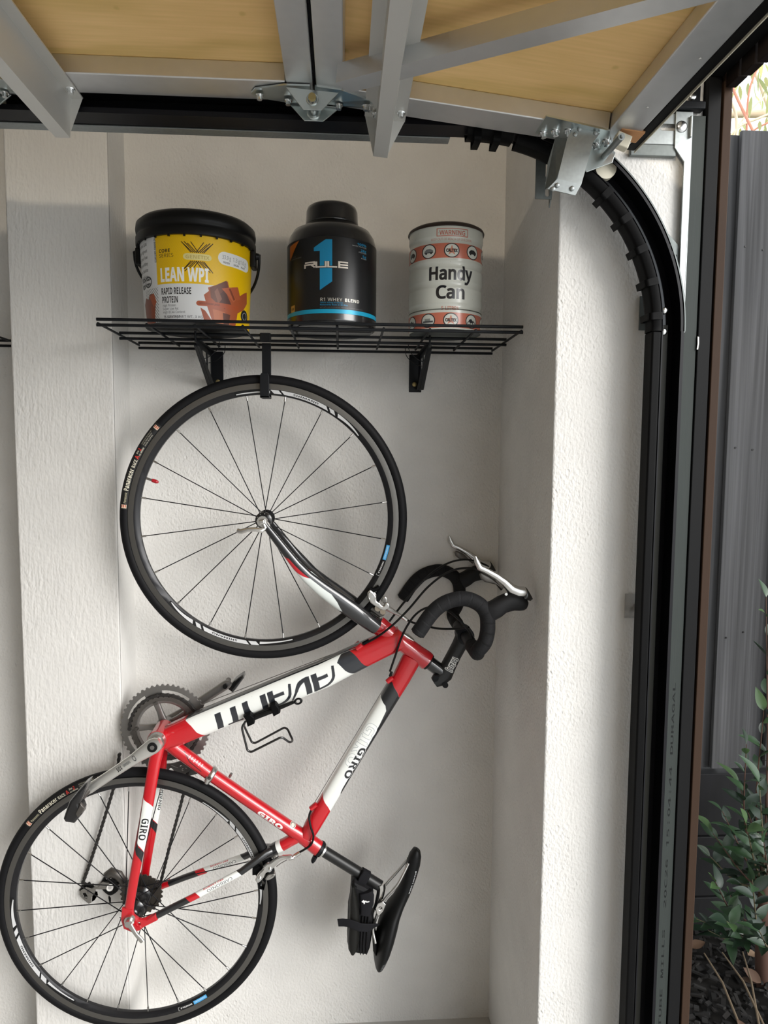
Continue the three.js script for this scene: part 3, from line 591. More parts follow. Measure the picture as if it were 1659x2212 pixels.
// --- big tub
{
  const cx = U(428, 690, 0.186).x, cz = 0.187, y0 = TB, y1 = U(428, 447, cz + 0.12).y;
  const Hh = y1 - y0, rt = 0.1265, rb = 0.1135;
  const t = thing('protein_tub', 'large yellow and white protein tub with black lid and carry handle', 'tub', [cx, y0, cz]);
  const lb = canvas(2048, 620, (x, w, h) => {
    const g = '#d9dbdd', Y = '#f0c400';
    x.fillStyle = Y; x.fillRect(0, 0, w, h);
    const hx = (px) => w / 2 + Math.asin(Math.max(-0.995, Math.min(0.995, (px - 428) / 125))) / (2 * PI) * w, hy = (py) => (py - 490) / 215 * h;
    x.strokeStyle = 'rgba(200,150,0,0.55)'; x.lineWidth = 2.2;
    for (let i = -60; i < 260; i++) { x.beginPath(); x.moveTo(i * 10, 0); x.lineTo(i * 10 + h, h); x.stroke(); }
    x.fillStyle = g; x.fillRect(0, 0, hx(351), h);
    x.fillStyle = Y; x.fillRect(0, 0, hx(351), 16);
    const ly = 362; x.fillRect(0, 0, 0, 0); x.fillStyle = g; x.fillRect(hx(351) - 2, ly, hx(520) - hx(351), h - ly);
    txt(x, 'CORE', hx(358), 150, 34, '#1a1208', { w: 76 }); txt(x, 'SERIES', hx(358), 182, 32, '#3a2c08', { w: 96, b: false });
    // crossed-lines emblem
    const ex = hx(442), ey = 180; x.strokeStyle = '#2a1a08'; x.lineWidth = 4.5;
    for (let k = 0; k < 5; k++) for (const s of [-1, 1]) { const o = (k - 2) * 13; for (const m of [-1, 1]) { x.beginPath(); x.moveTo(ex + o * 0.8 + s * 14, ey + m * 28); x.lineTo(ex + o + s * (72 - Math.abs(k - 2) * 5), ey + m * (100 - (k % 2) * 10)); x.stroke(); } }
    x.fillStyle = '#e3d68f'; x.beginPath(); x.roundRect(ex - 80, ey - 22, 160, 44, 22); x.fill(); txt(x, 'GENETIX', ex, ey + 13, 34, '#c7b36a', { a: 'center', w: 135 });
    x.fillStyle = '#e6e6e4'; x.save(); x.translate(hx(520), 165); x.rotate(0.02); x.beginPath(); x.roundRect(-115, -45, 260, 92, 44); x.fill();
    [['33.9 g', 'PROTEIN', -60], ['1.3 g', 'SUGAR', 12], ['1.0 g', 'FAT', 75]].forEach(([a, b, dx]) => { txt(x, a, dx, 6, 38, '#777', { a: 'center', w: 60, b: false }); txt(x, b, dx, 34, 18, '#555', { a: 'center', w: 44 }); }); x.restore();
    txt(x, 'LEAN WPI', hx(358), 346, 128, '#f4f4f2', { w: hx(466) - hx(358), stroke: '#f4f4f2', lw: 5 });
    txt(x, 'RAPID RELEASE', hx(359), 434, 62, '#101014', { w: hx(428) - hx(359) }); txt(x, 'PROTEIN', hx(360), 492, 60, '#101014', { w: hx(398) - hx(360) });
    [['High Protein', 518], ['Super Low Fat', 541], ['High BCAA Content', 564]].forEach(([s, y], i) => txt(x, s, hx(361), y, 24, '#55565a', { w: [90, 105, 145][i], b: false }));
    txt(x, '75 SERVINGS', hx(362), 596, 24, '#15151a', { w: 112 }); txt(x, '| NET WT. 3 KG', hx(392), 596, 24, '#3a3a40', { w: 160, b: false });
    // chocolate splash
    const P = (pts, c) => { x.fillStyle = c; x.beginPath(); pts.forEach(([a, b], i) => i ? x.lineTo(hx(a), hy(b)) : x.moveTo(hx(a), hy(b))); x.closePath(); x.fill(); };
    P([[455, 640], [466, 630], [464, 622], [500, 604], [506, 600], [509, 615], [520, 614], [528, 610], [532, 628], [540, 618], [546, 612], [547, 640], [540, 660], [528, 672], [524, 705], [474, 705], [466, 680], [460, 660]], '#a4522f');
    P([[468, 622], [503, 599], [508, 616], [494, 640], [488, 662], [470, 645]], '#6d3f30'); P([[484, 640], [500, 622], [514, 655], [500, 668], [488, 662]], '#57332a'); P([[478, 630], [484, 620], [494, 645], [486, 658]], '#8a5a48');
    P([[493, 620], [512, 613], [524, 640], [519, 648]], '#b5603c'); P([[513, 613], [527, 608], [533, 636], [526, 641]], '#ad5936'); P([[508, 618], [512, 616], [522, 640], [519, 644]], '#7c3b22');
    P([[474, 672], [500, 676], [512, 690], [512, 705], [478, 705]], '#b8673f'); P([[496, 678], [512, 680], [510, 705], [498, 705]], '#5c3122'); P([[447, 671], [458, 678], [468, 694], [476, 705], [456, 705]], '#9c4c2d');
    x.fillStyle = '#a8502c'; x.beginPath(); x.roundRect(hx(438), hy(655), hx(530) - hx(438), 34, 17); x.fill(); txt(x, 'CHOCOLATE BOMB FLAVOUR', hx(444), hy(663), 19, '#5d2712', { w: hx(489) - hx(444) });
    x.fillStyle = '#222'; x.beginPath(); x.arc(hx(543), hy(675), 46, 0, 7); x.fill(); x.strokeStyle = '#999'; x.lineWidth = 5; x.beginPath(); x.arc(hx(543), hy(675), 26, 0, 7); x.stroke();
    // left panel
    x.strokeStyle = '#6d6f72'; x.lineWidth = 4; x.save(); x.beginPath(); x.rect(hx(318), 380, hx(351) - hx(318), h - 380); x.clip(); for (let i = -20; i < 40; i++) { x.beginPath(); x.moveTo(hx(318) + i * 17, 360); x.lineTo(hx(318) + i * 17 + 200, 640); x.stroke(); } x.restore();
    ['Genetix Nutrition LEAN', 'WPI is the highest', 'quality Cross Flow', 'Microfiltered Whey', 'Protein Isolate', 'available.'].forEach((s, i) => txt(x, s, hx(329), 80 + i * 44, 30, '#4a4c50', { a: 'right', w: 200 - i * 8 }));
    txt(x, 'NO BANNED SUBSTANCES', hx(347), 45, 22, '#2b2c30', { rot: PI / 2, w: 165 });
    for (const [px, r] of [[327, 40], [314, 40]]) { x.fillStyle = '#3b3d40'; x.beginPath(); x.arc(hx(px), 330, r, 0, 7); x.fill(); x.strokeStyle = '#cfd0d2'; x.lineWidth = 4; x.beginPath(); x.arc(hx(px), 330, r * 0.65, 0, 7); x.stroke(); x.fillStyle = '#cfd0d2'; x.fillRect(hx(px) - r * 0.8, 320, r * 1.6, 18); }
    P([[312, 655], [318, 640], [324, 646], [329, 634], [339, 634], [344, 655], [340, 690], [338, 705], [316, 705]], '#7a4534'); P([[328, 640], [340, 634], [346, 656], [338, 668]], '#a4522f'); P([[330, 662], [341, 668], [340, 705], [330, 705]], '#8d452a');
    x.fillStyle = '#d9d7d0'; x.fillRect(hx(310) - 60, hy(668), 70, h);
  });
  add('label', wrap([[rb, 0.0006], [rb + 0.0004, 0.004], [rt - 0.004, Hh * 0.8]], 0.09), std({ map: lb, roughness: 0.42 }), t);
  add('base', lathe([[0, 0], [rb - 0.006, 0], [rb, 0.0005]]), M.blackPlastic, t);
  const lid = add('lid', lathe([[rt - 0.004, Hh * 0.755], [rt + 0.002, Hh * 0.755], [rt + 0.0045, Hh * 0.76], [rt + 0.0045, Hh * 0.825], [rt + 0.001, Hh * 0.835], [rt + 0.001, Hh * 0.862], [rt + 0.0035, Hh * 0.868], [rt + 0.0045, Hh * 0.9], [rt + 0.003, Hh * 0.95], [rt - 0.006, Hh * 0.985], [rt - 0.012, Hh * 0.985], [rt - 0.014, Hh * 0.96], [0, Hh * 0.955]], 80), M.blackPlastic, t);
  const tabG = new THREE.BoxGeometry(0.004, 0.006, 0.004);
  for (let k = 0; k < 24; k++) { const a = k / 24 * 2 * PI, m = add('lid_tab', tabG, M.blackPlastic, t); m.position.set(Math.sin(a) * (rt + 0.001), Hh * 0.75, Math.cos(a) * (rt + 0.001)); m.rotation.y = a; }
  for (const s of [-1, 1]) {
    add('handle_lug', [cyl(V(s * (rt + 0.003), Hh * 0.72, 0), V(s * (rt + 0.013), Hh * 0.72, 0), 0.009, 0.006, 14), rbox(s * rt - 0.006, s * rt + 0.006, Hh * 0.6, Hh * 0.76, -0.02, 0.02, 0.004, 2)], M.blackPlastic, t);
  }
  const hp = []; for (let i = 0; i <= 36; i++) { const a = PI * i / 36; hp.push(V(-Math.cos(a) * (rt + 0.0125), Hh * 0.74 - Math.pow(Math.sin(a), 0.72) * Hh * 0.45, -Math.pow(Math.sin(a), 1.7) * (rt + 0.002))); }
  hp.forEach((q) => { q.z = Math.max(q.z, -0.14); });
  add('handle', sweep(hp, 0.0032, 8), M.blackPlastic, t);
}
// --- black jar
{
  const cz = 0.185, cx = U(717, 690, cz).x, y0 = TB, y1 = U(717, 430, cz + 0.055).y, Hh = y1 - y0, r = 94 * pxm(cz) * 0.985;
  const t = thing('protein_jar', 'tall black protein jar with a large blue numeral one', 'jar', [cx, y0, cz]);
  const sh = Hh * 0.815, top = Hh * 0.88;
  add('body', lathe([[0, 0], [r * 0.9, 0], [r * 0.985, 0.006], [r, 0.014], [r, Hh * 0.66], [r * 0.995, Hh * 0.68], [r * 0.95, Hh * 0.74], [r * 0.86, Hh * 0.79], [r * 0.72, sh], [r * 0.6, sh + 0.004], [r * 0.57, top], [0, top]], 72), M.blackGloss, t);
  const rib = []; const cr = r * 0.585; for (let i = 0; i < 3; i++) rib.push(0);
  add('cap', lathe([[cr, Hh * 0.85], [cr + 0.001, Hh * 0.86], [cr, Hh * 0.875], [cr - 0.001, Hh * 0.955], [cr - 0.004, Hh * 0.985], [cr - 0.01, Hh], [0, Hh]], 72), M.blackGloss, t);
  const lb = canvas(1536, 560, (x, w, h) => {
    x.fillStyle = '#121316'; x.fillRect(0, 0, w, h);
    const hx = (px) => w / 2 + Math.asin(Math.max(-0.99, Math.min(0.99, (px - 717) / 95))) / (2 * PI) * w, hy = (py) => (py - 498) / (673 - 498) * h;
    const B = '#0f86b4';
    const P = (pts, c) => { x.fillStyle = c; x.beginPath(); pts.forEach(([a, b], i) => i ? x.lineTo(hx(a), hy(b)) : x.moveTo(hx(a), hy(b))); x.closePath(); x.fill(); };
    P([[680, 522], [704, 504], [717, 504], [717, 600], [692, 620], [692, 530], [680, 530]], B);
    // RULE lettering built from strokes
    x.strokeStyle = '#0d0e10'; x.lineCap = 'butt';
    for (const [c, lw] of [['#0d0e10', 17], ['#d8cfc4', 11]]) { x.strokeStyle = c; x.lineWidth = lw;
      const Lp = (pts) => { x.beginPath(); pts.forEach(([a, b], i) => i ? x.lineTo(hx(a), hy(b)) : x.moveTo(hx(a), hy(b))); x.stroke(); };
      Lp([[662, 568], [662, 560], [681, 560], [681, 555], [662, 555]]); Lp([[674, 560], [682, 567]]); Lp([[685, 554], [685, 566.5], [704, 566.5], [704, 554]]); Lp([[709, 554], [709, 566.5], [727, 566.5]]); Lp([[749, 555], [731, 555], [731, 567], [749, 567]]); Lp([[731, 561], [749, 561]]); }
    P([[630, 506], [650, 500], [634, 532], [630, 540]], '#b5641c');
    txt(x, 'Lightly', hx(634), hy(536), 15, '#6d6d70', { w: 40, b: false }); txt(x, 'Salted Caramel', hx(633), hy(541), 15, '#8a8a8c', { w: 90, b: false });
    [['100%', 511, 26], ['WHEY PROTEIN', 514.5, 13], ['24g', 524, 26], ['PROTEIN', 527.5, 13], ['5g', 537, 26], ['BCAAs', 540.5, 13]].forEach(([s, y, z], i) => txt(x, s, hx(787), hy(y), z, i % 2 ? '#9a9a98' : B, { a: 'right' }));
    txt(x, 'R1 WHEY', hx(692), hy(645), 34, '#c9c4ba', { w: 118, b: false }); txt(x, 'BLEND', hx(742), hy(645), 34, '#e6e2d8', { w: 88 });
    txt(x, '100% Whey Protein', hx(692), hy(650), 15, B, { w: 122 }); txt(x, 'Naturally Rich in BCAAs', hx(692), hy(655), 16, B, { w: 148 });
    txt(x, 'NET WT 4.95 LB (2244 G)   PROTEIN POWDER DRINK MIX', hx(692), hy(661), 11, '#77777a', { w: 240, b: false });
    P([[632, 648], [640, 647], [640, 667], [632, 668]], '#b98f52'); txt(x, '68', hx(633), hy(659), 26, '#2a2014', { w: 28 });
    x.fillStyle = '#119fc6'; x.fillRect(0, h * 0.945, w, h * 0.055);
  });
  add('label', wrap([[r + 0.0006, 0.026], [r + 0.0006, Hh * 0.665]], 0.02), phy({ map: lb, roughness: 0.34, metalness: 0.15 }), t);
}
// --- petrol can
{
  const cz = 0.187, cx = U(961, 690, cz).x, y0 = TB, y1 = U(961, 477, cz + 0.08).y, Hh = y1 - y0, r = 82 * pxm(cz) * 0.945;
  const t = thing('petrol_can', 'old white five litre tin with faded orange bands and brown lid', 'tin can', [cx, y0, cz]);
  const lb = canvas(1536, 720, (x, w, h) => {
    x.fillStyle = '#d3d5cc'; x.fillRect(0, 0, w, h);
    const hx = (px) => w / 2 + Math.asin(Math.max(-0.99, Math.min(0.99, (px - 961) / 83))) / (2 * PI) * w, hy = (py) => (py - 484) / (702 - 484) * h, O = '#c8715a';
    for (const [a, b] of [[521, 552], [667, 699]]) { x.fillStyle = O; x.fillRect(0, hy(a), w, hy(b) - hy(a)); }
    x.strokeStyle = '#c06a58'; x.lineWidth = 5; x.strokeRect(hx(930), hy(491), hx(997) - hx(930), hy(506) - hy(491));
    txt(x, 'WARNING', hx(963.5), hy(504), 44, '#c06a58', { a: 'center', w: 170, b: false, stroke: '#c06a58', lw: 1.5 }); txt(x, 'KEEP OUT OF REACH OF CHILDREN', hx(963), hy(515), 22, '#bf8577', { a: 'center', w: 285, b: false });
    const star = (px, py, R) => { x.fillStyle = '#cf8a72'; x.beginPath(); for (let i = 0; i < 10; i++) { const a = -PI / 2 + i * PI / 5, q = i % 2 ? R * 0.4 : R; x.lineTo(px + q * Math.cos(a), py + q * Math.sin(a)); } x.closePath(); x.fill(); };
    const disc = (px, py) => { x.fillStyle = '#d8dad2'; x.strokeStyle = '#15161c'; x.lineWidth = 6; x.beginPath(); x.arc(px, py, 47, 0, 7); x.fill(); x.stroke(); };
    for (const [cy, kinds] of [[536.5, ['car', 'hatch']], [683, ['boat', 'bike']]]) {
      const yy = hy(cy);
      for (let k = -2; k <= 3; k++) {
        const px = hx(962) + k * 152 * 1.0;
        disc(px, yy);
        if (k === 0) { star(px, yy, 38); txt(x, 'CALTEX', px, yy + 11, 29, '#101014', { a: 'center', w: 74, stroke: '#101014', lw: 2.5 }); }
        else {
          const kind = kinds[(k + 4) % 2 ? (k < 0 ? 0 : 1) : (k < 0 ? 1 : 0)]; x.fillStyle = '#22232a';
          if (kind === 'bike') { x.lineWidth = 5; x.strokeStyle = '#1a1b20'; for (const s of [-1, 1]) { x.beginPath(); x.arc(px + s * 22, yy + 14, 11, 0, 7); x.stroke(); } x.beginPath(); x.moveTo(px - 26, yy - 8); x.lineTo(px - 4, yy - 18); x.lineTo(px + 14, yy - 2); x.lineTo(px + 26, yy - 12); x.lineTo(px + 14, yy + 12); x.lineTo(px - 10, yy + 12); x.fill(); }
          else if (kind === 'boat') { x.fillStyle = '#8b8d88'; x.fillRect(px - 24, yy - 14, 40, 18); x.fillStyle = '#4a4c4e'; x.fillRect(px - 36, yy + 2, 72, 12); }
          else { x.fillStyle = kind === 'car' ? '#77797a' : '#1c1d22'; x.beginPath(); x.moveTo(px - 32, yy + 10); x.lineTo(px - 30, yy - 4); x.lineTo(px - 16, yy - 16); x.lineTo(px + 10, yy - 18); x.lineTo(px + 32, yy - 4); x.lineTo(px + 32, yy + 12); x.fill(); x.fillStyle = '#1c1d22'; x.fillRect(px - 30, yy + 6, 60, 5); for (const s of [-1, 1]) { x.beginPath(); x.arc(px + s * 18, yy + 13, 7, 0, 7); x.fill(); } }
        }
      }
    }
    txt(x, 'Handy', hx(961), hy(597), 120, '#15161c', { a: 'center', w: 300, b: false, stroke: '#15161c', lw: 9 });
    txt(x, 'Can', hx(961), hy(637), 120, '#15161c', { a: 'center', w: 198, b: false, stroke: '#15161c', lw: 9 });
    txt(x, '5 LITRES', hx(960), hy(662), 36, '#c27763', { a: 'center', w: 118, b: false, stroke: '#c27763', lw: 1 });
    for (let i = 0; i < 140; i++) { x.fillStyle = `rgba(70,62,52,${0.15 + rnd() * 0.4})`; x.fillRect(rnd() * w, rnd() * h, 1 + rnd() * 4, 1 + rnd() * 3); }
    for (let i = 0; i < 12; i++) { x.fillStyle = 'rgba(60,52,44,.6)'; x.save(); x.translate(rnd() * w, rnd() * h); x.rotate(rnd() * 3); x.fillRect(0, 0, 8 + rnd() * 10, 2.5); x.restore(); }
  });
  const prof = [[r - 0.002, 0]], bead = (y) => { for (let i = -4; i <= 4; i++) prof.push([r - 0.0016 * (1 - (i / 4) ** 2) * 1.4, y + i * 0.0022]); };
  prof.push([r, 0.003]); prof.push([r, Hh * 0.19]); bead(Hh * 0.215); bead(Hh * 0.42); bead(Hh * 0.6); bead(Hh * 0.83); prof.push([r, Hh * 0.95], [r + 0.001, Hh * 0.958]);
  add('body', wrap(prof, 0, 96), phy({ map: lb, roughness: 0.3, clearcoat: 0.4, clearcoatRoughness: 0.2 }), t);
  add('base', lathe([[0, 0.0004], [r - 0.004, 0.0002], [r - 0.002, 0]]), M.galvDark, t);
  add('lid', lathe([[r + 0.0022, Hh * 0.95], [r + 0.0028, Hh * 0.965], [r + 0.001, Hh * 0.982], [r - 0.006, Hh], [r - 0.01, Hh], [r - 0.012, Hh * 0.985], [0, Hh * 0.983]], 72), std({ color: lin(0.03, 0.016, 0.011), roughness: 0.5 }), t);
}
// ---------------------------------------------------------------- road bicycle, hung by its front wheel, left side to the camera
const bike = thing('road_bicycle', 'red and white road bicycle hanging by its front wheel from the hook', 'bicycle', [0, 0, 0]);
const ZN = (d) => WZ + d;
// drawing on a lofted tube in photo pixels: secsPx = [x, y, halfWidthPx]
function mapper(sec, e, w, h) {
  const L = [0]; for (let i = 1; i < sec.length; i++) L.push(L[i - 1] + Math.hypot(sec[i][0] - sec[i - 1][0], sec[i][1] - sec[i - 1][1]));
  const at = (px, py) => {
    let best = null;
    for (let i = 0; i < sec.length - 1; i++) {
      const [ax, ay, aw] = sec[i], [bx, by, bw] = sec[i + 1], dx = bx - ax, dy = by - ay, l = Math.hypot(dx, dy);
      let k = ((px - ax) * dx + (py - ay) * dy) / (l * l); const kk = Math.max(i ? 0 : -9, Math.min(i === sec.length - 2 ? 9 : 1, k));
      const qx = ax + dx * kk, qy = ay + dy * kk, d = Math.hypot(px - qx, py - qy);
      const side = ((px - ax) * dy - (py - ay) * dx) / l;   // to the left of travel, y down
      const hw = aw + (bw - aw) * Math.max(0, Math.min(1, kk));
      if (!best || d < best.d - 1e-6) best = { d, t: (L[i] + kk * l) / L[L.length - 1], s: side / hw };
    }
    let { t, s } = best, v;
    if (s >= 1) v = Math.min(1, 0.75 + (s - 1) * 0.5); else if (s <= -1) v = Math.max(0, 0.25 + (s + 1) * 0.5);
    else v = 0.5 + Math.sign(s) * Math.asin(Math.pow(Math.abs(s), e / 2)) / (2 * PI);
    return [t * w, (1 - v) * h];
  };
  return at;
}
function painted(name, parent, sec, zs, ts, e, cw, ch, draw, o = {}) {
  const secs = sec.map(([x, y, w], i) => { const z = Array.isArray(zs) ? zs[i] : zs; return { c: U(x, y, z), w: w * pxm(z), t: Array.isArray(ts) ? ts[i] : ts, e }; });
  let mat = o.mat;
  if (draw) {
    const map = canvas(cw, ch, (x, w, h) => {
      const at = mapper(sec, e, w, h);
      const poly = (pts, c) => { x.fillStyle = c; x.beginPath(); pts.forEach((p, i) => { const [a, b] = at(p[0], p[1]); i ? x.lineTo(a, b) : x.moveTo(a, b); }); x.closePath(); x.fill(); };
      draw(x, w, h, poly, at);
    });
    mat = phy({ map, roughness: o.rough ?? 0.32, clearcoat: 1, clearcoatRoughness: 0.07 });
  }
  const m = add(name, loft(secs, { ring: o.ring || 28 }), mat, parent);
  m.userData.secs = secs;
  return m;
}
const RED = '#bb0919', DARK = '#20242b', WHITE = '#eceeea', CARBON = '#16171a';
const frame = part('frame', bike);

// down tube, head to bottom bracket
{
  const sec = [[868, 1376, 25], [835, 1390, 26], [800, 1406, 27.5], [750, 1430, 29], [700, 1455, 30.5], [650, 1475, 31], [600, 1495, 30.5], [550, 1515, 29.5], [500, 1535, 28.5], [431, 1563, 27.5], [385, 1583, 26.5], [352, 1596, 23]];
  painted('down_tube', frame, sec, WZ, 0.0235, 3, 1536, 384, (x, w, h, poly, at) => {
    x.fillStyle = WHITE; x.fillRect(0, 0, w, h);
    const [, yTop] = at(600, 1470); x.fillStyle = CARBON; x.fillRect(0, h * 0.66, w, h * 0.34);   // black flank on the front edge
    poly([[910, 1300], [752, 1400], [802, 1437], [840, 1470], [990, 1440]], RED);
    poly([[752, 1380], [737, 1407], [727, 1426], [768, 1452], [790, 1475], [840, 1470], [803, 1437], [752, 1400]], DARK);
    x.fillStyle = DARK;
    poly([[404, 1520], [404, 1550], [412, 1556], [428, 1574], [458, 1583], [462, 1620], [300, 1690], [280, 1560]], RED);
    x.fillStyle = '#e8c9c9'; const [ca, cb] = at(402, 1600); x.fillRect(ca, cb, 5, 9);
    // lettering: A V A N T I
    const [x0, yb] = at(727, 1447), [x1] = at(470, 1560), Ht = h * 0.178, base = h * 0.548;
    x.save(); x.translate(x0, base); x.transform(1, 0, -0.28, 1, 0, 0); x.strokeStyle = '#23262c'; x.fillStyle = '#23262c'; x.lineCap = 'butt'; x.lineJoin = 'miter';
    const S = (x1 - x0) / 6.55, lw = S * 0.22, Y = (k) => -k * Ht;
    const bar = (a, b, c, d) => x.fillRect(a * S, Y(d), (b - a) * S, (d - c) * Ht);
    const crv = (p, l) => { x.lineWidth = l; x.beginPath(); x.moveTo(p[0] * S, Y(p[1])); x.bezierCurveTo(p[2] * S, Y(p[3]), p[4] * S, Y(p[5]), p[6] * S, Y(p[7])); x.stroke(); };
    for (const o of [0, 2.35]) { crv([o + 0.05, 0, o + 0.15, 0.75, o + 0.5, 0.93, o + 1.2, 0.94], lw * 0.62); bar(o + 0.96, o + 1.26, 0, 1); bar(o + 0.42, o + 1.1, 0.22, 0.34); }
    bar(1.36, 1.66, 0.0, 1); crv([1.46, 0.08, 2.0, 0.08, 2.25, 0.4, 2.42, 0.98], lw * 0.5);
    bar(3.7, 4.0, 0, 1); crv([3.8, 0.93, 4.5, 1.0, 4.7, 0.8, 4.78, 0], lw * 0.7); bar(4.66, 4.96, 0, 1);
    bar(5.05, 5.85, 0.82, 1); bar(5.3, 5.6, 0, 1); bar(6.1, 6.42, 0, 1);
    x.restore();
    for (let i = 0; i < 60; i++) { x.fillStyle = 'rgba(90,80,70,.25)'; x.fillRect(rnd() * w, h * (0.3 + rnd() * 0.4), 1 + rnd() * 2, 1 + rnd() * 2); }
  }, { ring: 36 });
}
// top tube, head to seat
{
  const sec = [[890, 1420, 22], [868, 1462, 20.5], [843, 1503, 20], [790, 1590, 19.3], [745, 1665, 18.8], [707, 1729, 18.5], [676, 1781, 18.5], [662, 1806, 16]];
  painted('top_tube', frame, sec, WZ, 0.017, 2.5, 1024, 256, (x, w, h, poly, at) => {
    x.fillStyle = WHITE; x.fillRect(0, 0, w, h);
    poly([[940, 1360], [847, 1440], [832, 1466], [847, 1469], [861, 1500], [900, 1540], [960, 1460]], RED);
    poly([[815, 1450], [847, 1469], [861, 1501], [890, 1530], [770, 1740], [736, 1716], [737, 1707], [741, 1697], [800, 1598], [820, 1560], [834, 1530], [832, 1518], [824, 1505], [822, 1494]], '#15171b');
    poly([[640, 1690], [699, 1706], [699, 1718], [714, 1752], [760, 1790], [660, 1880], [600, 1780]], RED);
    const [a, b] = at(808, 1556), [c] = at(757, 1652), [d, e2] = at(788, 1608), [f] = at(752, 1678);
    x.font = 'bold 10px sans-serif';
    txt(x, 'GIRO', a, b + 26, 74, '', { w: c - a, stroke: '#9aa0a4', lw: 3 }); txt(x, 'GIRO', a, b + 26, 74, '#f1f3f0', { w: c - a });
    txt(x, 'GIRO', d, e2 + 14, 44, '#101216', { w: f - d, stroke: '#e9e9e9', lw: 5 });
  });
}
// seat tube, bottom bracket to clamp
{
  const sec = [[352, 1594, 16], [383, 1619, 15.5], [457, 1673, 14.3], [540, 1730, 14.3], [627, 1789, 15], [660, 1811, 17], [690, 1834, 18]];
  painted('seat_tube', frame, sec, WZ, 0.0165, 2, 1024, 192, (x, w, h, poly, at) => {
    x.fillStyle = RED; x.fillRect(0, 0, w, h);
    const [a, b] = at(514, 1730), [c] = at(594, 1782), [d, e2] = at(556, 1746), [f] = at(610, 1782);
    txt(x, 'GIRO', a, b + 16, 62, '', { w: c - a, stroke: '#ee9aa0', lw: 3.5 });
    txt(x, 'GIRO', d, e2 + 10, 34, '#f2f0ee', { w: f - d, stroke: '#f2f0ee', lw: 2 });
    const [g, k] = at(632, 1776); x.fillStyle = '#e6e0d2'; x.beginPath(); x.ellipse(g, k, 17, 20, 0, 0, 7); x.fill(); x.strokeStyle = '#3a3430'; x.lineWidth = 3; x.beginPath(); x.ellipse(g, k, 12, 14, 0, 0, 7); x.stroke();
    for (let i = 0; i < 6; i++) { const [p, q] = at(410 + i * 5.2, 1628 + i * 3.7); x.fillStyle = '#e7b9b8'; x.fillRect(p, q - 9, 5, 18 - (i % 2) * 4); }
    x.strokeStyle = '#4a0a10'; x.lineWidth = 4; x.beginPath(); [[399, 1617], [411, 1638], [436, 1659]].forEach(([p, q], i) => { const [u, v] = at(p, q); i ? x.lineTo(u, v) : x.moveTo(u, v); }); x.stroke();
  });
}
// head tube
painted('head_tube', frame, [[815, 1349, 20.5], [819, 1352, 21], [838, 1366, 19.3], [871, 1390, 19], [904, 1414, 19.5], [918, 1424.5, 21], [923, 1428.5, 20.5]], WZ, 0.0212, 2, 0, 0, null, { mat: M.red });
add('head_badge', loft([{ c: U(868, 1366, WZ), w: 0.004, t: 0.014 }, { c: U(880, 1374, WZ), w: 0.006, t: 0.016 }, { c: U(893, 1382, WZ), w: 0.003, t: 0.012 }]), M.chrome, frame);
const BB = U(357, 1571, 0.145); BB.z = WZ;
add('bottom_bracket_shell', [cyl(V(BB.x, BB.y, WZ - 0.035), V(BB.x, BB.y, WZ + 0.035), 0.0222, 0.0222, 32)], M.red, frame);
// stays: near one traced, far one its mirror
const FAR = (v) => V(v.x, v.y, 2 * WZ - v.z);
function stay(name, sec, zs, ts, cw, ch, draw) {
  const n = painted(name, frame, sec, zs, ts, 2.3, cw, ch, (...a) => draw(...a, true));
  const f = painted(name, frame, sec, zs, ts, 2.3, cw, ch, (...a) => draw(...a, false));
  f.geometry = loft(n.userData.secs.map((q) => ({ ...q, c: FAR(q.c) })), { ring: 24 });
  delete n.userData.secs; delete f.userData.secs; return [n, f];
}
stay('chain_stay', [[352, 1592, 13], [342, 1615, 13.5], [334.5, 1645, 13.4], [326, 1695, 13], [317, 1750, 12.8], [307, 1803, 12], [298, 1850, 11], [289, 1900, 10.5], [281, 1950, 10], [277, 1976, 11]], [0.02, 0.027, 0.034, 0.044, 0.052, 0.058, 0.062, 0.064, 0.065, 0.0655].map(ZN), [0.009, 0.009, 0.009, 0.0085, 0.008, 0.008, 0.0075, 0.007, 0.006, 0.004], 1024, 160, (x, w, h, poly, at, near) => {
  x.fillStyle = RED; x.fillRect(0, 0, w, h);
  poly([[312, 1716], [313, 1720], [332, 1741], [360, 1750], [350, 1860], [312, 1838], [299, 1815], [301, 1770], [309, 1736]], WHITE);
  poly([[299, 1812], [302, 1822], [312, 1838], [340, 1862], [335, 1880], [307, 1855], [297, 1838], [294, 1824]], '#15171b');
  poly([[309, 1736], [299, 1813], [295, 1826], [297, 1800], [307, 1740]], '#5a0710');
  const [a, b] = at(318, 1760), [c] = at(309, 1808); if (near) txt(x, 'GIRO', a, b + 14, 44, '#15171b', { w: c - a }); else { const [p] = at(322, 1738), [q2] = at(310, 1796); txt(x, 'SHIMANO', p, h * 0.42, 34, '#15171b', { w: q2 - p }); }
});
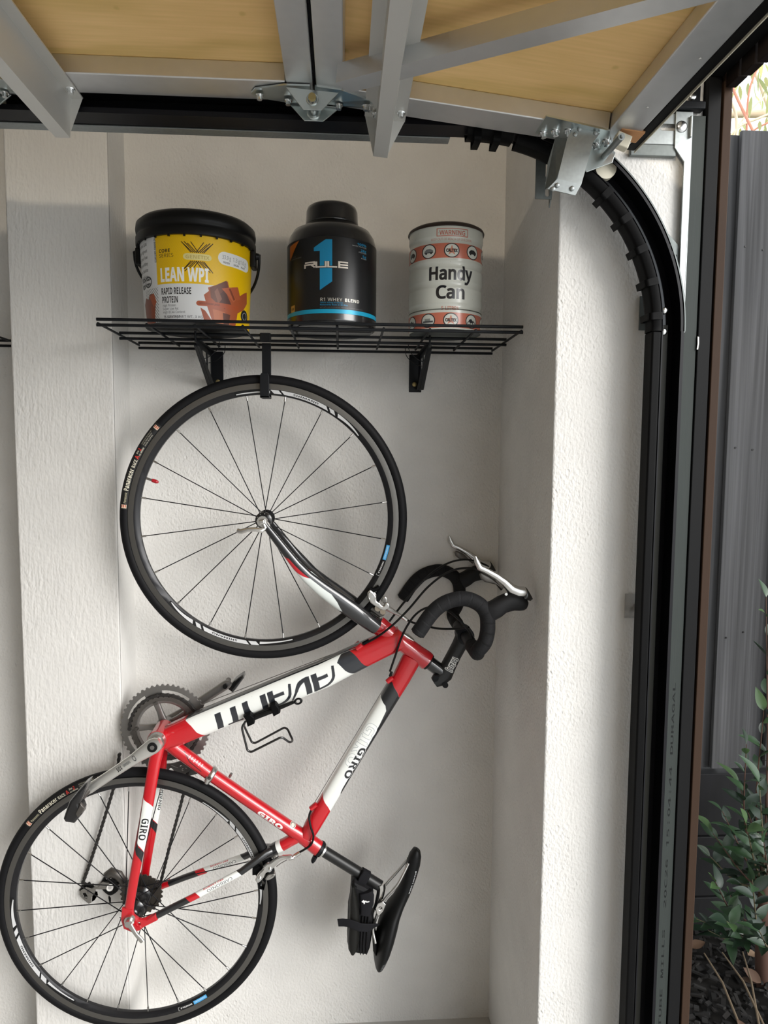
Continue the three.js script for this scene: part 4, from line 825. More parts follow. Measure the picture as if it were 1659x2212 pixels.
stay('seat_stay', [[588, 1837, 12], [572, 1845, 10.5], [556, 1857, 8.5], [521, 1883, 7.6], [470, 1910, 7.4], [421, 1936, 7.4], [375, 1959, 7.4], [336, 1979, 7.4], [306, 1993, 8.5]], [0.002, 0.012, 0.022, 0.032, 0.041, 0.05, 0.057, 0.062, 0.0655].map(ZN), [0.012, 0.0105, 0.008, 0.0068, 0.0065, 0.0065, 0.0065, 0.006, 0.004], 1024, 128, (x, w, h, poly, at) => {
  x.fillStyle = CARBON; x.fillRect(0, 0, w, h);
  poly([[495, 1860], [502, 1879], [519, 1887], [528, 1905], [440, 1955], [430, 1934], [415, 1928], [405, 1910]], WHITE);
  poly([[405, 1910], [415, 1928], [430, 1934], [440, 1955], [418, 1962], [411, 1947], [398, 1939], [385, 1925]], RED);
  poly([[320, 1960], [334, 1972], [340, 1986], [350, 2005], [270, 2030], [270, 1990]], RED);
  const [a, b] = at(500, 1893), [c] = at(445, 1922); txt(x, 'CARBONIO', a, b + 6, 26, '#24262b', { w: c - a, b: false }); txt(x, 'PRO CARBON', a + 60, b + 26, 18, '#c22a34', { w: (c - a) * 0.8 });
});
painted('wishbone', frame, [[582, 1840, 13.5], [590, 1836, 14], [598, 1831, 13.5], [612, 1824, 12.8], [628, 1815, 12.5], [650, 1804, 12]], WZ, 0.014, 2.2, 256, 96, (x, w, h, poly) => {
  x.fillStyle = RED; x.fillRect(0, 0, w, h); poly([[560, 1800], [594, 1810], [605, 1840], [600, 1880], [540, 1880]], CARBON); poly([[594, 1805], [604, 1812], [614, 1835], [612, 1860], [604, 1842], [595, 1815]], WHITE);
});
for (const s of [1, -1]) {
  const z = WZ + s * 0.0665;
  const o = [[264, 1960], [287, 1962], [291, 1976], [300, 1983], [318, 1985], [336, 1973], [341, 1986], [313, 2000], [302, 2008], [286, 2012], [268, 2004], [262, 1985]].map(([x, y]) => U(x, y, WZ + 0.0665));
  add('dropout', plate(o, z - 0.0045, z + 0.0045, 0.002, [circ(U(301, 1993, WZ + 0.0665), 0.0032, 12)], false), M.red, frame);
}
for (const [x, y, z] of [[775, 1397, 0.022], [841, 1468, 0.012], [676, 1742, 0.012], [770, 1393, -0.022]]) add('cable_stop', [loft([{ c: U(x + 7, y - 5, ZN(z)), w: 0.0065, t: 0.007 }, { c: U(x - 5, y + 5, ZN(z)), w: 0.006, t: 0.0065 }])], M.red, frame);
// ---------------------------------------------------------------- fork
{
  const fork = part('fork', bike);
  const sec = [[572, 1133, 6.5], [584, 1149, 8], [598, 1167, 8.8], [616, 1190, 9.6], [640, 1220, 11], [664, 1246, 13.2], [696, 1272, 16], [727, 1294, 18], [760, 1317, 19], [790, 1338, 18], [812, 1353, 17]];
  const zs = [0.053, 0.053, 0.052, 0.051, 0.049, 0.046, 0.042, 0.038, 0.033, 0.026, 0.016].map(ZN), ts = [0.006, 0.0065, 0.007, 0.0075, 0.008, 0.009, 0.0105, 0.012, 0.014, 0.016, 0.019];
  const n = painted('fork_blade', fork, sec, zs, ts, 2.2, 1024, 192, (x, w, h, poly, at) => {
    x.fillStyle = CARBON; x.fillRect(0, 0, w, h);
    poly([[604, 1192], [622, 1203], [650, 1232], [664, 1243], [645, 1245], [620, 1222]], '#c01020');
    poly([[623, 1217], [666, 1244], [711, 1278], [724, 1296], [735, 1316], [690, 1320], [650, 1270], [618, 1230]], '#dfe5e2');
    const [a, b] = at(592, 1147), [c] = at(650, 1212); txt(x, 'COLUMBUS', a, b - 8, 26, '#e4e4e2', { w: c - a });
  });
  add('fork_blade', loft(n.userData.secs.map((q) => ({ ...q, c: FAR(q.c) })), { ring: 24 }), n.material, fork); delete n.userData.secs;
  painted('fork_crown', fork, [[770, 1321, 17], [790, 1337, 19], [806, 1348, 19], [813, 1352, 18]], WZ, [0.02, 0.024, 0.0225, 0.02], 2.2, 0, 0, null, { mat: M.blackGloss });
  for (const s of [1, -1]) add('fork_end', plate([[560, 1118], [575, 1118], [584, 1136], [580, 1150], [568, 1145], [558, 1130]].map(([x, y]) => U(x, y, ZN(0.053))), ZN(s * 0.053) - 0.003, ZN(s * 0.053) + 0.003, 0.001), M.steelGrey, fork);
}
// ---------------------------------------------------------------- wheels
M.tyre = phy({ color: lin(0.006, 0.006, 0.007), roughness: 0.62, specularIntensity: 0.35 });
M.rimBlack = std({ color: lin(0.012, 0.012, 0.014), roughness: 0.35, metalness: 0.3 });
M.brakeTrack = std({ color: lin(0.17, 0.165, 0.155), metalness: 0.9, roughness: 0.38 });
M.spoke = phy({ color: lin(0.008, 0.008, 0.01), roughness: 0.4, specularIntensity: 0.5 });
const rimDecal = canvas(1024, 96, (x, w, h) => {   // 62 degrees of rim, read outwards-up; u runs clockwise
  x.fillStyle = '#0b0b0d'; x.fillRect(0, 0, w, h);
  const sil = '#d2d3d4';
  const sw = (a, b, y0, y1, y2, y3) => { x.fillStyle = sil; x.beginPath(); x.moveTo(a, y0); x.quadraticCurveTo((a + b) / 2, y0, b, y1); x.lineTo(b, y2); x.quadraticCurveTo((a + b) / 2, y3, a, y3); x.fill(); };
  sw(10, 260, 60, 34, 92, 84);
  x.fillStyle = sil; for (const [a, b] of [[275, 335], [352, 700], [722, 765]]) { x.beginPath(); x.moveTo(a - 14, 4); x.lineTo(b - 14, 4); x.lineTo(b + 14, h - 4); x.lineTo(a + 14, h - 4); x.fill(); }
  x.beginPath(); x.moveTo(785, 6); x.quadraticCurveTo(930, 10, 1012, 70); x.lineTo(1005, 88); x.quadraticCurveTo(900, 60, 800, 90); x.fill();
  txt(x, 'SHIMANO', 530, 70, 60, '#111216', { a: 'center', w: 200 });
});
const blueDecal = canvas(512, 96, (x, w, h) => { x.fillStyle = '#0b0b0d'; x.fillRect(0, 0, w, h); x.fillStyle = '#4ea3da'; x.fillRect(8, 6, 236, 84); txt(x, 'SHIMANO', 126, 68, 50, '#d9e8f2', { a: 'center', w: 200, b: false }); x.strokeStyle = '#d8d8d8'; x.lineWidth = 4; x.beginPath(); x.moveTo(480, 10); x.lineTo(504, 10); x.lineTo(504, 86); x.lineTo(480, 86); x.stroke(); txt(x, 'WHEELS', 370, 66, 48, '#e6e6e6', { a: 'center', w: 200 }); });
const tyreDecal = canvas(1024, 72, (x, w, h) => {
  x.fillStyle = '#0f0f10'; x.fillRect(0, 0, w, h);
  const logo = (px) => { x.fillStyle = '#d9c7ae'; x.fillRect(px, 14, 40, 50); x.fillStyle = '#b5382a'; for (let i = 0; i < 3; i++) x.fillRect(px + 8, 18 + i * 16, 30, 8); };
  logo(14); txt(x, 'Panasonic', 70, 56, 30, '#cfc9a8', { w: 120, b: false }); txt(x, 'Panaracer', 205, 62, 62, '#e9e4d0', { w: 250 }); txt(x, 'RACE', 470, 60, 44, '#e9e4d0', { w: 95, f: 'serif' }); txt(x, 'A', 575, 62, 58, '#d33a30'); txt(x, 'Evo', 625, 34, 26, '#e0dcc8', { w: 40 }); txt(x, '2', 668, 46, 46, '#d33a30'); txt(x, 'ALL AROUND', 620, 62, 20, '#d9d4bf', { w: 100 });
  ['PROTECTIVE TECHNOLOGY', 'TWIN TREAD 700X23C', 'MADE IN JAPAN'].forEach((s, i) => txt(x, s, 740, 26 + i * 18, 15, '#d0ccb8', { w: 180 - i * 15, b: false })); logo(960);
});
function wheel(name, label, C, n, phase, o) {
  const w = part(name, bike, label);
  const R0 = 0.3215, rt = 0.0118;
  add('tyre', latheZ(Array.from({ length: 25 }, (_, i) => { const a = -PI * 0.86 + i / 24 * 2 * PI * 0.86, k = PI / 2; return [R0 + rt * Math.cos(a), rt * 1.0 * Math.sin(a)]; }), C, 120), M.tyre, w);
  const prof = [[0.3125, -0.0093], [0.3, -0.0096], [0.2985, -0.0092], [0.291, -0.0072], [0.2875, -0.004], [0.287, 0], [0.2875, 0.004], [0.291, 0.0072], [0.2985, 0.0092], [0.3, 0.0096], [0.3125, 0.0093]];
  add('rim', toCreasedNormals(latheZ(prof, C, 120), 0.5), M.rimBlack, w);
  for (const s of [1, -1]) add('brake_track', latheZ(s > 0 ? [[0.2998, s * 0.0099], [0.3058, s * 0.0101], [0.3125, s * 0.0098]] : [[0.3125, s * 0.0098], [0.3058, s * 0.0101], [0.2998, s * 0.0099]], C, 120), dbl(M.brakeTrack), w);
  const sp = new THREE.CylinderGeometry(0.0012, 0.0012, 1, 6), ni = new THREE.CylinderGeometry(0.0021, 0.0024, 0.012, 8);
  for (let k = 0; k < n; k++) {
    const a = rad(phase + k * 360 / n), near = k % 2 === 0, zf = near ? o.zn : -o.zf, off = o.cross ? rad(near ? o.cross : -o.cross) * (Math.floor(k / 2) % 2 ? 1 : -1) : 0;
    const A = V(C.x + o.rf * Math.cos(a + off), C.y + o.rf * Math.sin(a + off), C.z + zf), Bq = V(C.x + 0.2875 * Math.cos(a), C.y + 0.2875 * Math.sin(a), C.z + (near ? 0.002 : -0.002));
    const d = Bq.clone().sub(A), l = d.length(), q = new THREE.Quaternion().setFromUnitVectors(V(0, 1, 0), d.clone().normalize());
    const m = add('spoke', sp, M.spoke, w); m.position.copy(A).addScaledVector(d, 0.5); m.scale.set(1, l, 1); m.quaternion.copy(q);
    const p = add('nipple', ni, M.silver, w); p.position.copy(Bq).addScaledVector(d.clone().normalize(), -0.005); p.quaternion.copy(q);
  }
  const face = [[0.2905, 0.0077], [0.2993, 0.01]];
  for (const a of o.decals) add('rim_decal', ringPatch(C, face, a + 31, a - 31, 60), std({ map: rimDecal, roughness: 0.35, metalness: 0.2, side: THREE.DoubleSide }), w);
  add('rim_decal', ringPatch(C, face, o.blue + 7.6, o.blue - 7.6, 20), std({ map: blueDecal, roughness: 0.35, side: THREE.DoubleSide }), w);
  const tp = []; for (let i = 0; i <= 8; i++) { const a = rad(128 - i * 10.5); tp.push([R0 + (rt + 0.0003) * Math.cos(a), (rt + 0.0003) * Math.sin(a)]); }
  add('tyre_print', ringPatch(C, tp, o.print, o.print - 38.5, 60), std({ map: tyreDecal, roughness: 0.65, side: THREE.DoubleSide }), w);
  return w;
}
{
  const w = wheel('front_wheel', null, FC, 20, 8.2, { zn: 0.034, zf: 0.034, rf: 0.0165, decals: [72, 252], blue: -19.3, print: 176 });
  const C = FC;
  add('hub', latheZ([[0, -0.046], [0.009, -0.046], [0.01, -0.038], [0.019, -0.0365], [0.0195, -0.032], [0.012, -0.029], [0.0105, 0], [0.012, 0.029], [0.0195, 0.032], [0.019, 0.0365], [0.01, 0.038], [0.009, 0.046], [0, 0.046]], C, 36), M.blackGloss, w);
  for (let k = 0; k < 10; k++) { const a = rad(8.2 + k * 36), h = add('spoke_hole', new THREE.CylinderGeometry(0.0016, 0.0016, 0.0012, 8), M.steelGrey, w); h.rotation.x = PI / 2; h.position.set(C.x + 0.0155 * Math.cos(a), C.y + 0.0155 * Math.sin(a), C.z + 0.0368); }
  const ax = V(C.x, C.y, 0);
  add('skewer_nut', [cyl(V(ax.x, ax.y, ZN(-0.07)), V(ax.x, ax.y, ZN(-0.056)), 0.006, 0.0085)], M.silver, w);
  add('skewer_cap', [cyl(V(ax.x, ax.y, ZN(0.056)), V(ax.x, ax.y, ZN(0.064)), 0.0125, 0.0118, 24), rbox(-0.007, 0.007, -0.0055, 0.0055, 0, 0.016, 0.003, 3).rotateZ(0.2).translate(ax.x, ax.y, ZN(0.062))], M.chrome, w);
  const z = ZN(0.066), q = (x, y) => U(x, y, z);
  add('quick_release_lever', [loft([[572, 1140, 4.5], [566, 1146, 5.5], [552, 1143.5, 4.8], [535, 1144, 4.8], [520, 1148.5, 5.5], [512.5, 1146, 5]].map(([x, y, hw], i) => ({ c: U(x, y, z + 0.004 * Math.sin(i * 0.6)), w: hw * pxm(z), t: 0.003, e: 2.4 }))), cyl(q(566, 1125), q(573, 1141), 0.0055, 0.0055)], M.chrome, w);
  const va = rad(160.9), vd = V(Math.cos(va), Math.sin(va), 0), vp = (r) => V(C.x + vd.x * r, C.y + vd.y * r, WZ);
  add('valve', cyl(vp(0.289), vp(0.272), 0.0028, 0.0028, 10), M.steelGrey, w);
  add('valve_cap', [cyl(vp(0.273), vp(0.263), 0.0042, 0.0046, 12), cyl(vp(0.263), vp(0.258), 0.0046, 0.0024, 12)], std({ color: lin(0.42, 0.01, 0.02), roughness: 0.4 }), w);
}
{
  const w = wheel('rear_wheel', null, RC, 24, 3.3, { zn: 0.036, zf: 0.016, rf: 0.0215, cross: 82, decals: [207, 27], blue: -64.5, print: 141.5 });
  const C = RC;
  add('hub', latheZ([[0, -0.06], [0.009, -0.06], [0.012, -0.05], [0.014, -0.02], [0.0245, -0.018], [0.025, -0.013], [0.014, -0.01], [0.012, 0.01], [0.0135, 0.03], [0.0245, 0.034], [0.0245, 0.039], [0.016, 0.042], [0.0155, 0.054], [0.009, 0.056], [0, 0.06]], C, 40), M.blackGloss, w);
  const gear = (r, n, z0, z1, holes) => { const o = []; for (let i = 0; i < n * 4; i++) { const a = i / (n * 4) * 2 * PI, k = [0.0, 0.004, 0.004, 0][i % 4]; o.push(V(C.x + (r - 0.003 + k) * Math.cos(a), C.y + (r - 0.003 + k) * Math.sin(a), 0)); } return plate(o, C.z + z0, C.z + z1, 0.0003, holes); };
  const hs = []; for (let k = 0; k < 5; k++) { const a0 = k / 5 * 2 * PI + 0.3, h = []; for (let i = 0; i <= 6; i++) { const a = a0 + i / 6 * 0.85; h.push(V(C.x + 0.041 * Math.cos(a), C.y + 0.041 * Math.sin(a), 0)); } for (let i = 6; i >= 0; i--) { const a = a0 + 0.1 + i / 6 * 0.65; h.push(V(C.x + 0.025 * Math.cos(a), C.y + 0.025 * Math.sin(a), 0)); } hs.push(h); }
  M.cog = std({ color: lin(0.085, 0.075, 0.065), metalness: 0.8, roughness: 0.42 });
  [25, 23, 21, 19, 17, 15, 14, 13, 12].forEach((t, i) => add('sprocket', gear(t * 0.00203, t, -0.0215 - i * 0.0039 - 0.0016, -0.0215 - i * 0.0039, i === 0 ? hs : []), M.cog, w));
  add('skewer_nut', [cyl(V(C.x, C.y, ZN(-0.086)), V(C.x, C.y, ZN(-0.072)), 0.006, 0.0085)], M.silver, w);
  add('skewer_cap', [cyl(V(C.x, C.y, ZN(0.071)), V(C.x, C.y, ZN(0.079)), 0.0125, 0.0115, 24), cyl(V(C.x, C.y, ZN(0.079)), V(C.x, C.y, ZN(0.09)), 0.0078, 0.0072, 20)], M.silver, w);
  const z = ZN(0.082);
  add('quick_release_lever', loft([[272, 1996, 7], [279, 1996, 7], [286, 2006, 5.2], [294, 2018, 4.6], [302, 2027, 5.6], [308, 2034, 5.2]].map(([x, y, hw]) => ({ c: U(x, y, z), w: hw * pxm(z), t: 0.0032, e: 2.4 }))), M.silver, w);
}
// ---------------------------------------------------------------- crankset, pedals, chain, derailleurs
{
  const k = part('crankset', bike);
  const ring = (R, n, inner, z0, z1, holes, mat, name) => {
    const o = []; for (let i = 0; i < n * 4; i++) { const a = i / (n * 4) * 2 * PI, d = [0, 0.0044, 0.0044, 0][i % 4]; o.push(V(BB.x + (R - 0.0035 + d) * Math.cos(a), BB.y + (R - 0.0035 + d) * Math.sin(a), 0)); }
    add(name, plate(o, z0, z1, 0.0004, [circ(BB, inner, 64), ...holes]), mat, k);
  };
  const arcHole = (a0, a1, r0, r1) => { const h = []; for (let i = 0; i <= 8; i++) { const a = a0 + (a1 - a0) * i / 8; h.push(V(BB.x + r1 * Math.cos(a), BB.y + r1 * Math.sin(a), 0)); } for (let i = 8; i >= 0; i--) { const a = a0 + (a1 - a0) * i / 8; h.push(V(BB.x + r0 * Math.cos(a), BB.y + r0 * Math.sin(a), 0)); } return h; };
  const ho = []; for (let i = 0; i < 5; i++) { const a = i / 5 * 2 * PI + 0.62; ho.push(arcHole(a + 0.24, a + 1.02, 0.0845, 0.0925)); }
  ring(0.1075, 52, 0.076, 0.1425, 0.1455, ho, M.steelGrey, 'large_chainring');
  ring(0.0815, 39, 0.069, 0.15, 0.1525, [], M.darkMetal, 'small_chainring');
  const sp = []; for (let i = 0; i < 5; i++) { const a = i / 5 * 2 * PI + 0.62; sp.push(loft([{ c: V(BB.x + 0.012 * Math.cos(a), BB.y + 0.012 * Math.sin(a), 0.142), w: 0.011, t: 0.005 }, { c: V(BB.x + 0.04 * Math.cos(a), BB.y + 0.04 * Math.sin(a), 0.142), w: 0.0075, t: 0.005 }, { c: V(BB.x + 0.071 * Math.cos(a), BB.y + 0.071 * Math.sin(a), 0.147), w: 0.0085, t: 0.0045 }], { ring: 12, e: 3 })); }
  add('spider', [...sp, cyl(V(BB.x, BB.y, 0.134), V(BB.x, BB.y, 0.15), 0.024, 0.02, 28), latheZ([[0.0625, 0.1465], [0.0625, 0.15], [0.0725, 0.15], [0.0725, 0.1465]], V(BB.x, BB.y, 0), 60)], M.steelGrey, k);
  for (let i = 0; i < 5; i++) { const a = i / 5 * 2 * PI + 0.62; bolt(V(BB.x + 0.067 * Math.cos(a), BB.y + 0.067 * Math.sin(a), 0.1515), V(0, 0, 1), k, M.darkMetal, 0.75, boltGeo, 'chainring_bolt'); }
  add('axle', cyl(V(BB.x, BB.y, 0.13), V(BB.x, BB.y, ZN(0.06)), 0.012, 0.012, 24), M.silver, k);
  add('bearing_cup', cyl(V(BB.x, BB.y, ZN(0.035)), V(BB.x, BB.y, ZN(0.046)), 0.0215, 0.0195, 28), M.silver, k);
  const PE = U(193, 1703, 0.262), zN = 0.256, d = V(PE.x - BB.x, PE.y - BB.y, 0), L = d.length();
  const at = (s, z) => V(BB.x + d.x * s, BB.y + d.y * s, z);
  const crankTex = canvas(512, 128, (x, w, h) => { x.fillStyle = '#e2e1dd'; x.fillRect(0, 0, w, h); txt(x, '105', w * 0.52, h * 0.57, 20, '#1c1c1e', { i: true, w: 34, a: 'center' }); txt(x, 'SHIMANO', w * 0.43, h * 0.55, 10, '#55565a', { a: 'center', w: 46 }); x.strokeStyle = '#55565a'; x.lineWidth = 2.5; x.beginPath(); x.arc(w * 0.33, h * 0.53, 8, 0, 7); x.stroke(); });
  const arm = (f, z, mat) => add('crank_arm', loft([[-0.115, 0.009, z - 0.001], [-0.08, 0.0155, z - 0.001], [0, 0.0185, z - 0.002], [0.12, 0.0165, z], [0.3, 0.0128, z + 0.003], [0.6, 0.0112, z + 0.006], [0.85, 0.0112, z + 0.008], [0.98, 0.0118, z + 0.008], [1.04, 0.0105, z + 0.008], [1.075, 0.006, z + 0.008]].map(([s, w, zz]) => { const c = at(s * f, zz); c.z = f > 0 ? zz : 2 * WZ - zz; return { c, w, t: 0.0068, e: 2.6 }; }), { ring: 24 }), mat, k);
  arm(1, zN, phy({ map: crankTex, metalness: 0.9, roughness: 0.3 }));
  arm(-1, zN, M.steelGrey);
  add('crank_bolt', [cyl(V(BB.x, BB.y, zN), V(BB.x, BB.y, zN + 0.0075), 0.0118, 0.0112, 24)], M.blackPlastic, k);
  add('crank_bolt_centre', [cyl(V(BB.x, BB.y, zN + 0.0074), V(BB.x, BB.y, zN + 0.0084), 0.0055, 0.005, 8)], M.steelGrey, k);
  add('pedal_hole', cyl(at(-1, 2 * WZ - zN - 0.001 + 0.0), at(-1, 2 * WZ - zN + 0.0075), 0.0058, 0.0058, 18), M.blackPlastic, k);
  // pedals
  const ped = (pts, z0, z1, pin) => {
    const zc = (z0 + z1) / 2;
    add('pedal_body', plate(pts.map(([x, y]) => U(x, y, zc)), z0, z1, 0.006, [], false), M.blackGloss, k);
    add('pedal_axle', cyl(pin[0], pin[1], 0.0072, 0.0065, 14), M.darkMetal, k);
  };
  ped([[197, 1681], [188, 1704], [177, 1729], [183, 1744], [181.6, 1753], [166, 1771], [147, 1768], [142.5, 1761], [149, 1741], [156, 1723], [173, 1702], [187, 1687]], 0.282, 0.318, [at(1, 0.262), U(168, 1735, 0.3)]);
  add('pedal_cleat_spring', plate([[174, 1735], [182, 1744], [180, 1752], [168, 1766], [163, 1758]].map(([x, y]) => U(x, y, 0.322)), 0.316, 0.323, 0.002), M.darkMetal, k);
  ped([[494, 1484], [505, 1492], [512, 1484], [528.5, 1461], [528, 1453], [523, 1455], [508, 1466]], 0.05, 0.09, [at(-1, 2 * WZ - 0.262), at(-1.0, 0.075)]);
  add('pedal_core', plate([[499, 1482], [505, 1486], [520, 1466], [517, 1463]].map(([x, y]) => U(x, y, 0.092)), 0.0895, 0.093, 0.001), M.blackPlastic, k);
}
{
  const k = part('chain', bike);
  const lg = (() => { const o = []; const n = 10; for (let i = 0; i <= n; i++) { const t = -PI / 2 + i / n * PI; o.push(V(0.0063 + 0.0042 * Math.cos(t), 0.0042 * Math.sin(t), 0)); } for (let i = 0; i <= n; i++) { const t = PI / 2 + i / n * PI; o.push(V(-0.0063 + 0.0042 * Math.cos(t), 0.0042 * Math.sin(t), 0)); } o.splice(n + 1, 0, V(0, 0.0029, 0)); o.push(V(0, -0.0029, 0)); return plate(o, -0.0031, 0.0031, 0.0006); })();
  const lm = std({ color: lin(0.055, 0.052, 0.05), metalness: 0.8, roughness: 0.45 });
  const run = (pts, z0, z1) => { const c = new THREE.CatmullRomCurve3(pts), L = c.getLength(), n = Math.round(L / 0.0127); for (let i = 0; i < n; i++) { const a = c.getPointAt(i / n), b = c.getPointAt((i + 1) / n), m = add('link', lg, lm, k); m.position.copy(a).lerp(b, 0.5); m.rotation.z = Math.atan2(b.y - a.y, b.x - a.x); m.scale.z = i % 2 ? 0.75 : 1; } };
  const z = 0.147;
  run([U(405, 1668, z), U(395, 1720, z), U(368, 1822, z), U(345, 1915, z)], z, z);
  run([U(258, 1630, z), U(251, 1680, z), U(228, 1760, z), U(196, 1860, 0.135), U(180, 1905, 0.128)], z, z);
  const arc = []; for (let i = 0; i <= 14; i++) { const a = rad(-38 + i / 14 * 218); arc.push(V(BB.x + 0.0835 * Math.cos(a), BB.y + 0.0835 * Math.sin(a), 0.151)); }
  run(arc, z, z);
  const ca = []; for (let i = 0; i <= 8; i++) { const a = rad(28 - i / 8 * 190); ca.push(V(RC.x + 0.04 * Math.cos(a), RC.y + 0.04 * Math.sin(a), 0.148)); }
  run(ca, z, z);
}
{
  const k = part('rear_derailleur', bike), Z = 0.12; M.cage = std({ color: lin(0.36, 0.35, 0.33), metalness: 0.95, roughness: 0.35 });
  const q = (x, y, z = Z) => U(x, y, z);
  const rp = (a, z0, z1, mat, name, holes = [], cv = false, bv = 0.0015) => add(name, plate(a.map(([x, y]) => q(x, y, (z0 + z1) / 2)), z0, z1, bv, holes, cv), mat, k);
  rp([[222, 1898], [228, 1889], [238, 1886], [250, 1890], [258, 1900], [260, 1914], [252, 1924], [240, 1928], [228, 1920], [222, 1910]], 0.1, 0.13, M.blackPlastic, 'body', [], true, 0.005);
  add('shell', loft([{ c: q(233, 1890), w: 0.012, t: 0.014 }, { c: q(243, 1882), w: 0.014, t: 0.016 }, { c: q(256, 1888), w: 0.015, t: 0.016 }, { c: q(268, 1905), w: 0.011, t: 0.013 }, { c: q(274, 1922), w: 0.006, t: 0.01 }], { ring: 18 }), M.darkMetal, k);
  rp([[174, 1924], [186, 1916], [196, 1919], [208, 1918], [204, 1930], [198, 1938], [197, 1950], [192, 1952], [182, 1944], [174, 1936]], 0.134, 0.138, M.cage, 'outer_cage', [[[177, 1927], [186, 1926], [191, 1934], [190, 1942], [181, 1940], [177, 1933]].map(([x, y]) => q(x, y, 0.136))]);
  rp([[196, 1919], [212, 1914], [222, 1905], [234, 1906], [244, 1914], [243, 1924], [232, 1920], [214, 1920]], 0.132, 0.138, M.cage, 'cage_arm');
  const pul = (x, y, r, z) => { const c = q(x, y, z), o = []; for (let i = 0; i < 44; i++) { const a = i / 44 * 2 * PI, d = [0, 0.0035, 0.0035, 0][i % 4]; o.push(V(c.x + (r + d) * Math.cos(a), c.y + (r + d) * Math.sin(a), 0)); } add('pulley', plate(o, z - 0.003, z + 0.003, 0.0005), M.blackPlastic, k); };
  pul(190, 1922, 0.0165, 0.126); pul(240, 1912, 0.0165, 0.132);
  rp([[200, 1926], [212, 1922], [214, 1932], [206, 1944], [198, 1948]], 0.118, 0.124, M.darkMetal, 'inner_cage');
  add('pivot', [cyl(q(237, 1917, 0.136), q(237.5, 1917.5, 0.145), 0.0088, 0.008, 24)], M.cage, k);
  add('pivot_bolt', [cyl(q(237.5, 1917.5, 0.1448), q(237.6, 1917.6, 0.147), 0.0042, 0.004, 6)], M.steelGrey, k);
  for (const [x, y] of [[231, 1897], [241, 1898], [250, 1902], [256, 1911]]) add('body_bolt', cyl(q(x, y, 0.129), q(x, y, 0.1325), 0.0028, 0.0026, 10), M.steelGrey, k);
  bolt(q(192, 1926, 0.138), V(0, 0, 1), k, M.steelGrey, 0.6);
  add('cable_tail', sweep([q(243, 1884), q(240, 1872), q(238, 1862)], 0.0006, 5), M.steelGrey, k);
  add('cable_boot', loft([{ c: q(236, 1932), w: 0.0042, t: 0.004 }, { c: q(238, 1938), w: 0.0055, t: 0.005 }, { c: q(239, 1947), w: 0.0045, t: 0.0045 }, { c: q(240, 1953), w: 0.0036, t: 0.0036 }], { ring: 12 }), M.rubber, k);
  add('cable_housing', tube([q(240, 1950), q(242, 1962), q(250, 1973), q(262, 1982, 0.122), q(275, 1984, 0.123)], 0.0027, 20, 8), M.blackPlastic, k);
}
{
  const k = part('front_derailleur', bike);
  const c = U(456, 1674, WZ), dr = V(0.829, -0.559, 0);
  const g = new THREE.TorusGeometry(0.0178, 0.0035, 10, 36).scale(1, 1, 1.9); g.applyQuaternion(new THREE.Quaternion().setFromUnitVectors(V(0, 0, 1), dr)); g.translate(c.x, c.y, c.z);
  add('clamp_band', g, M.silver, k);
  add('clamp_lug', loft([[452, 1678, 6.5], [448, 1686, 6], [446, 1692, 4.5]].map(([x, y, w]) => ({ c: U(x, y, ZN(0.017)), w: w * pxm(WZ), t: 0.005 }))), M.chrome, k);
  bolt(U(452, 1681, ZN(0.023)), V(0, 0, 1), k, M.darkMetal, 0.55);
  add('cage', [plate([[368, 1652], [384, 1658], [402, 1650], [412, 1654], [408, 1666], [396, 1672], [378, 1666]].map(([x, y]) => U(x, y, 0.158)), 0.157, 0.1595, 0.0005, [circ(U(396, 1662, 0.158), 0.003, 12), circ(U(403, 1658, 0.158), 0.002, 10)]), plate([[372, 1660], [390, 1664], [412, 1650], [440, 1648], [452, 1660], [440, 1668], [410, 1676], [380, 1672]].map(([x, y]) => U(x, y, 0.14)), 0.138, 0.1405, 0.0005)], M.steelGrey, k);
  add('adjuster', cyl(U(496, 1678, ZN(0.006)), U(500, 1671, ZN(0.012)), 0.0032, 0.003, 10), M.steelGrey, k);
}
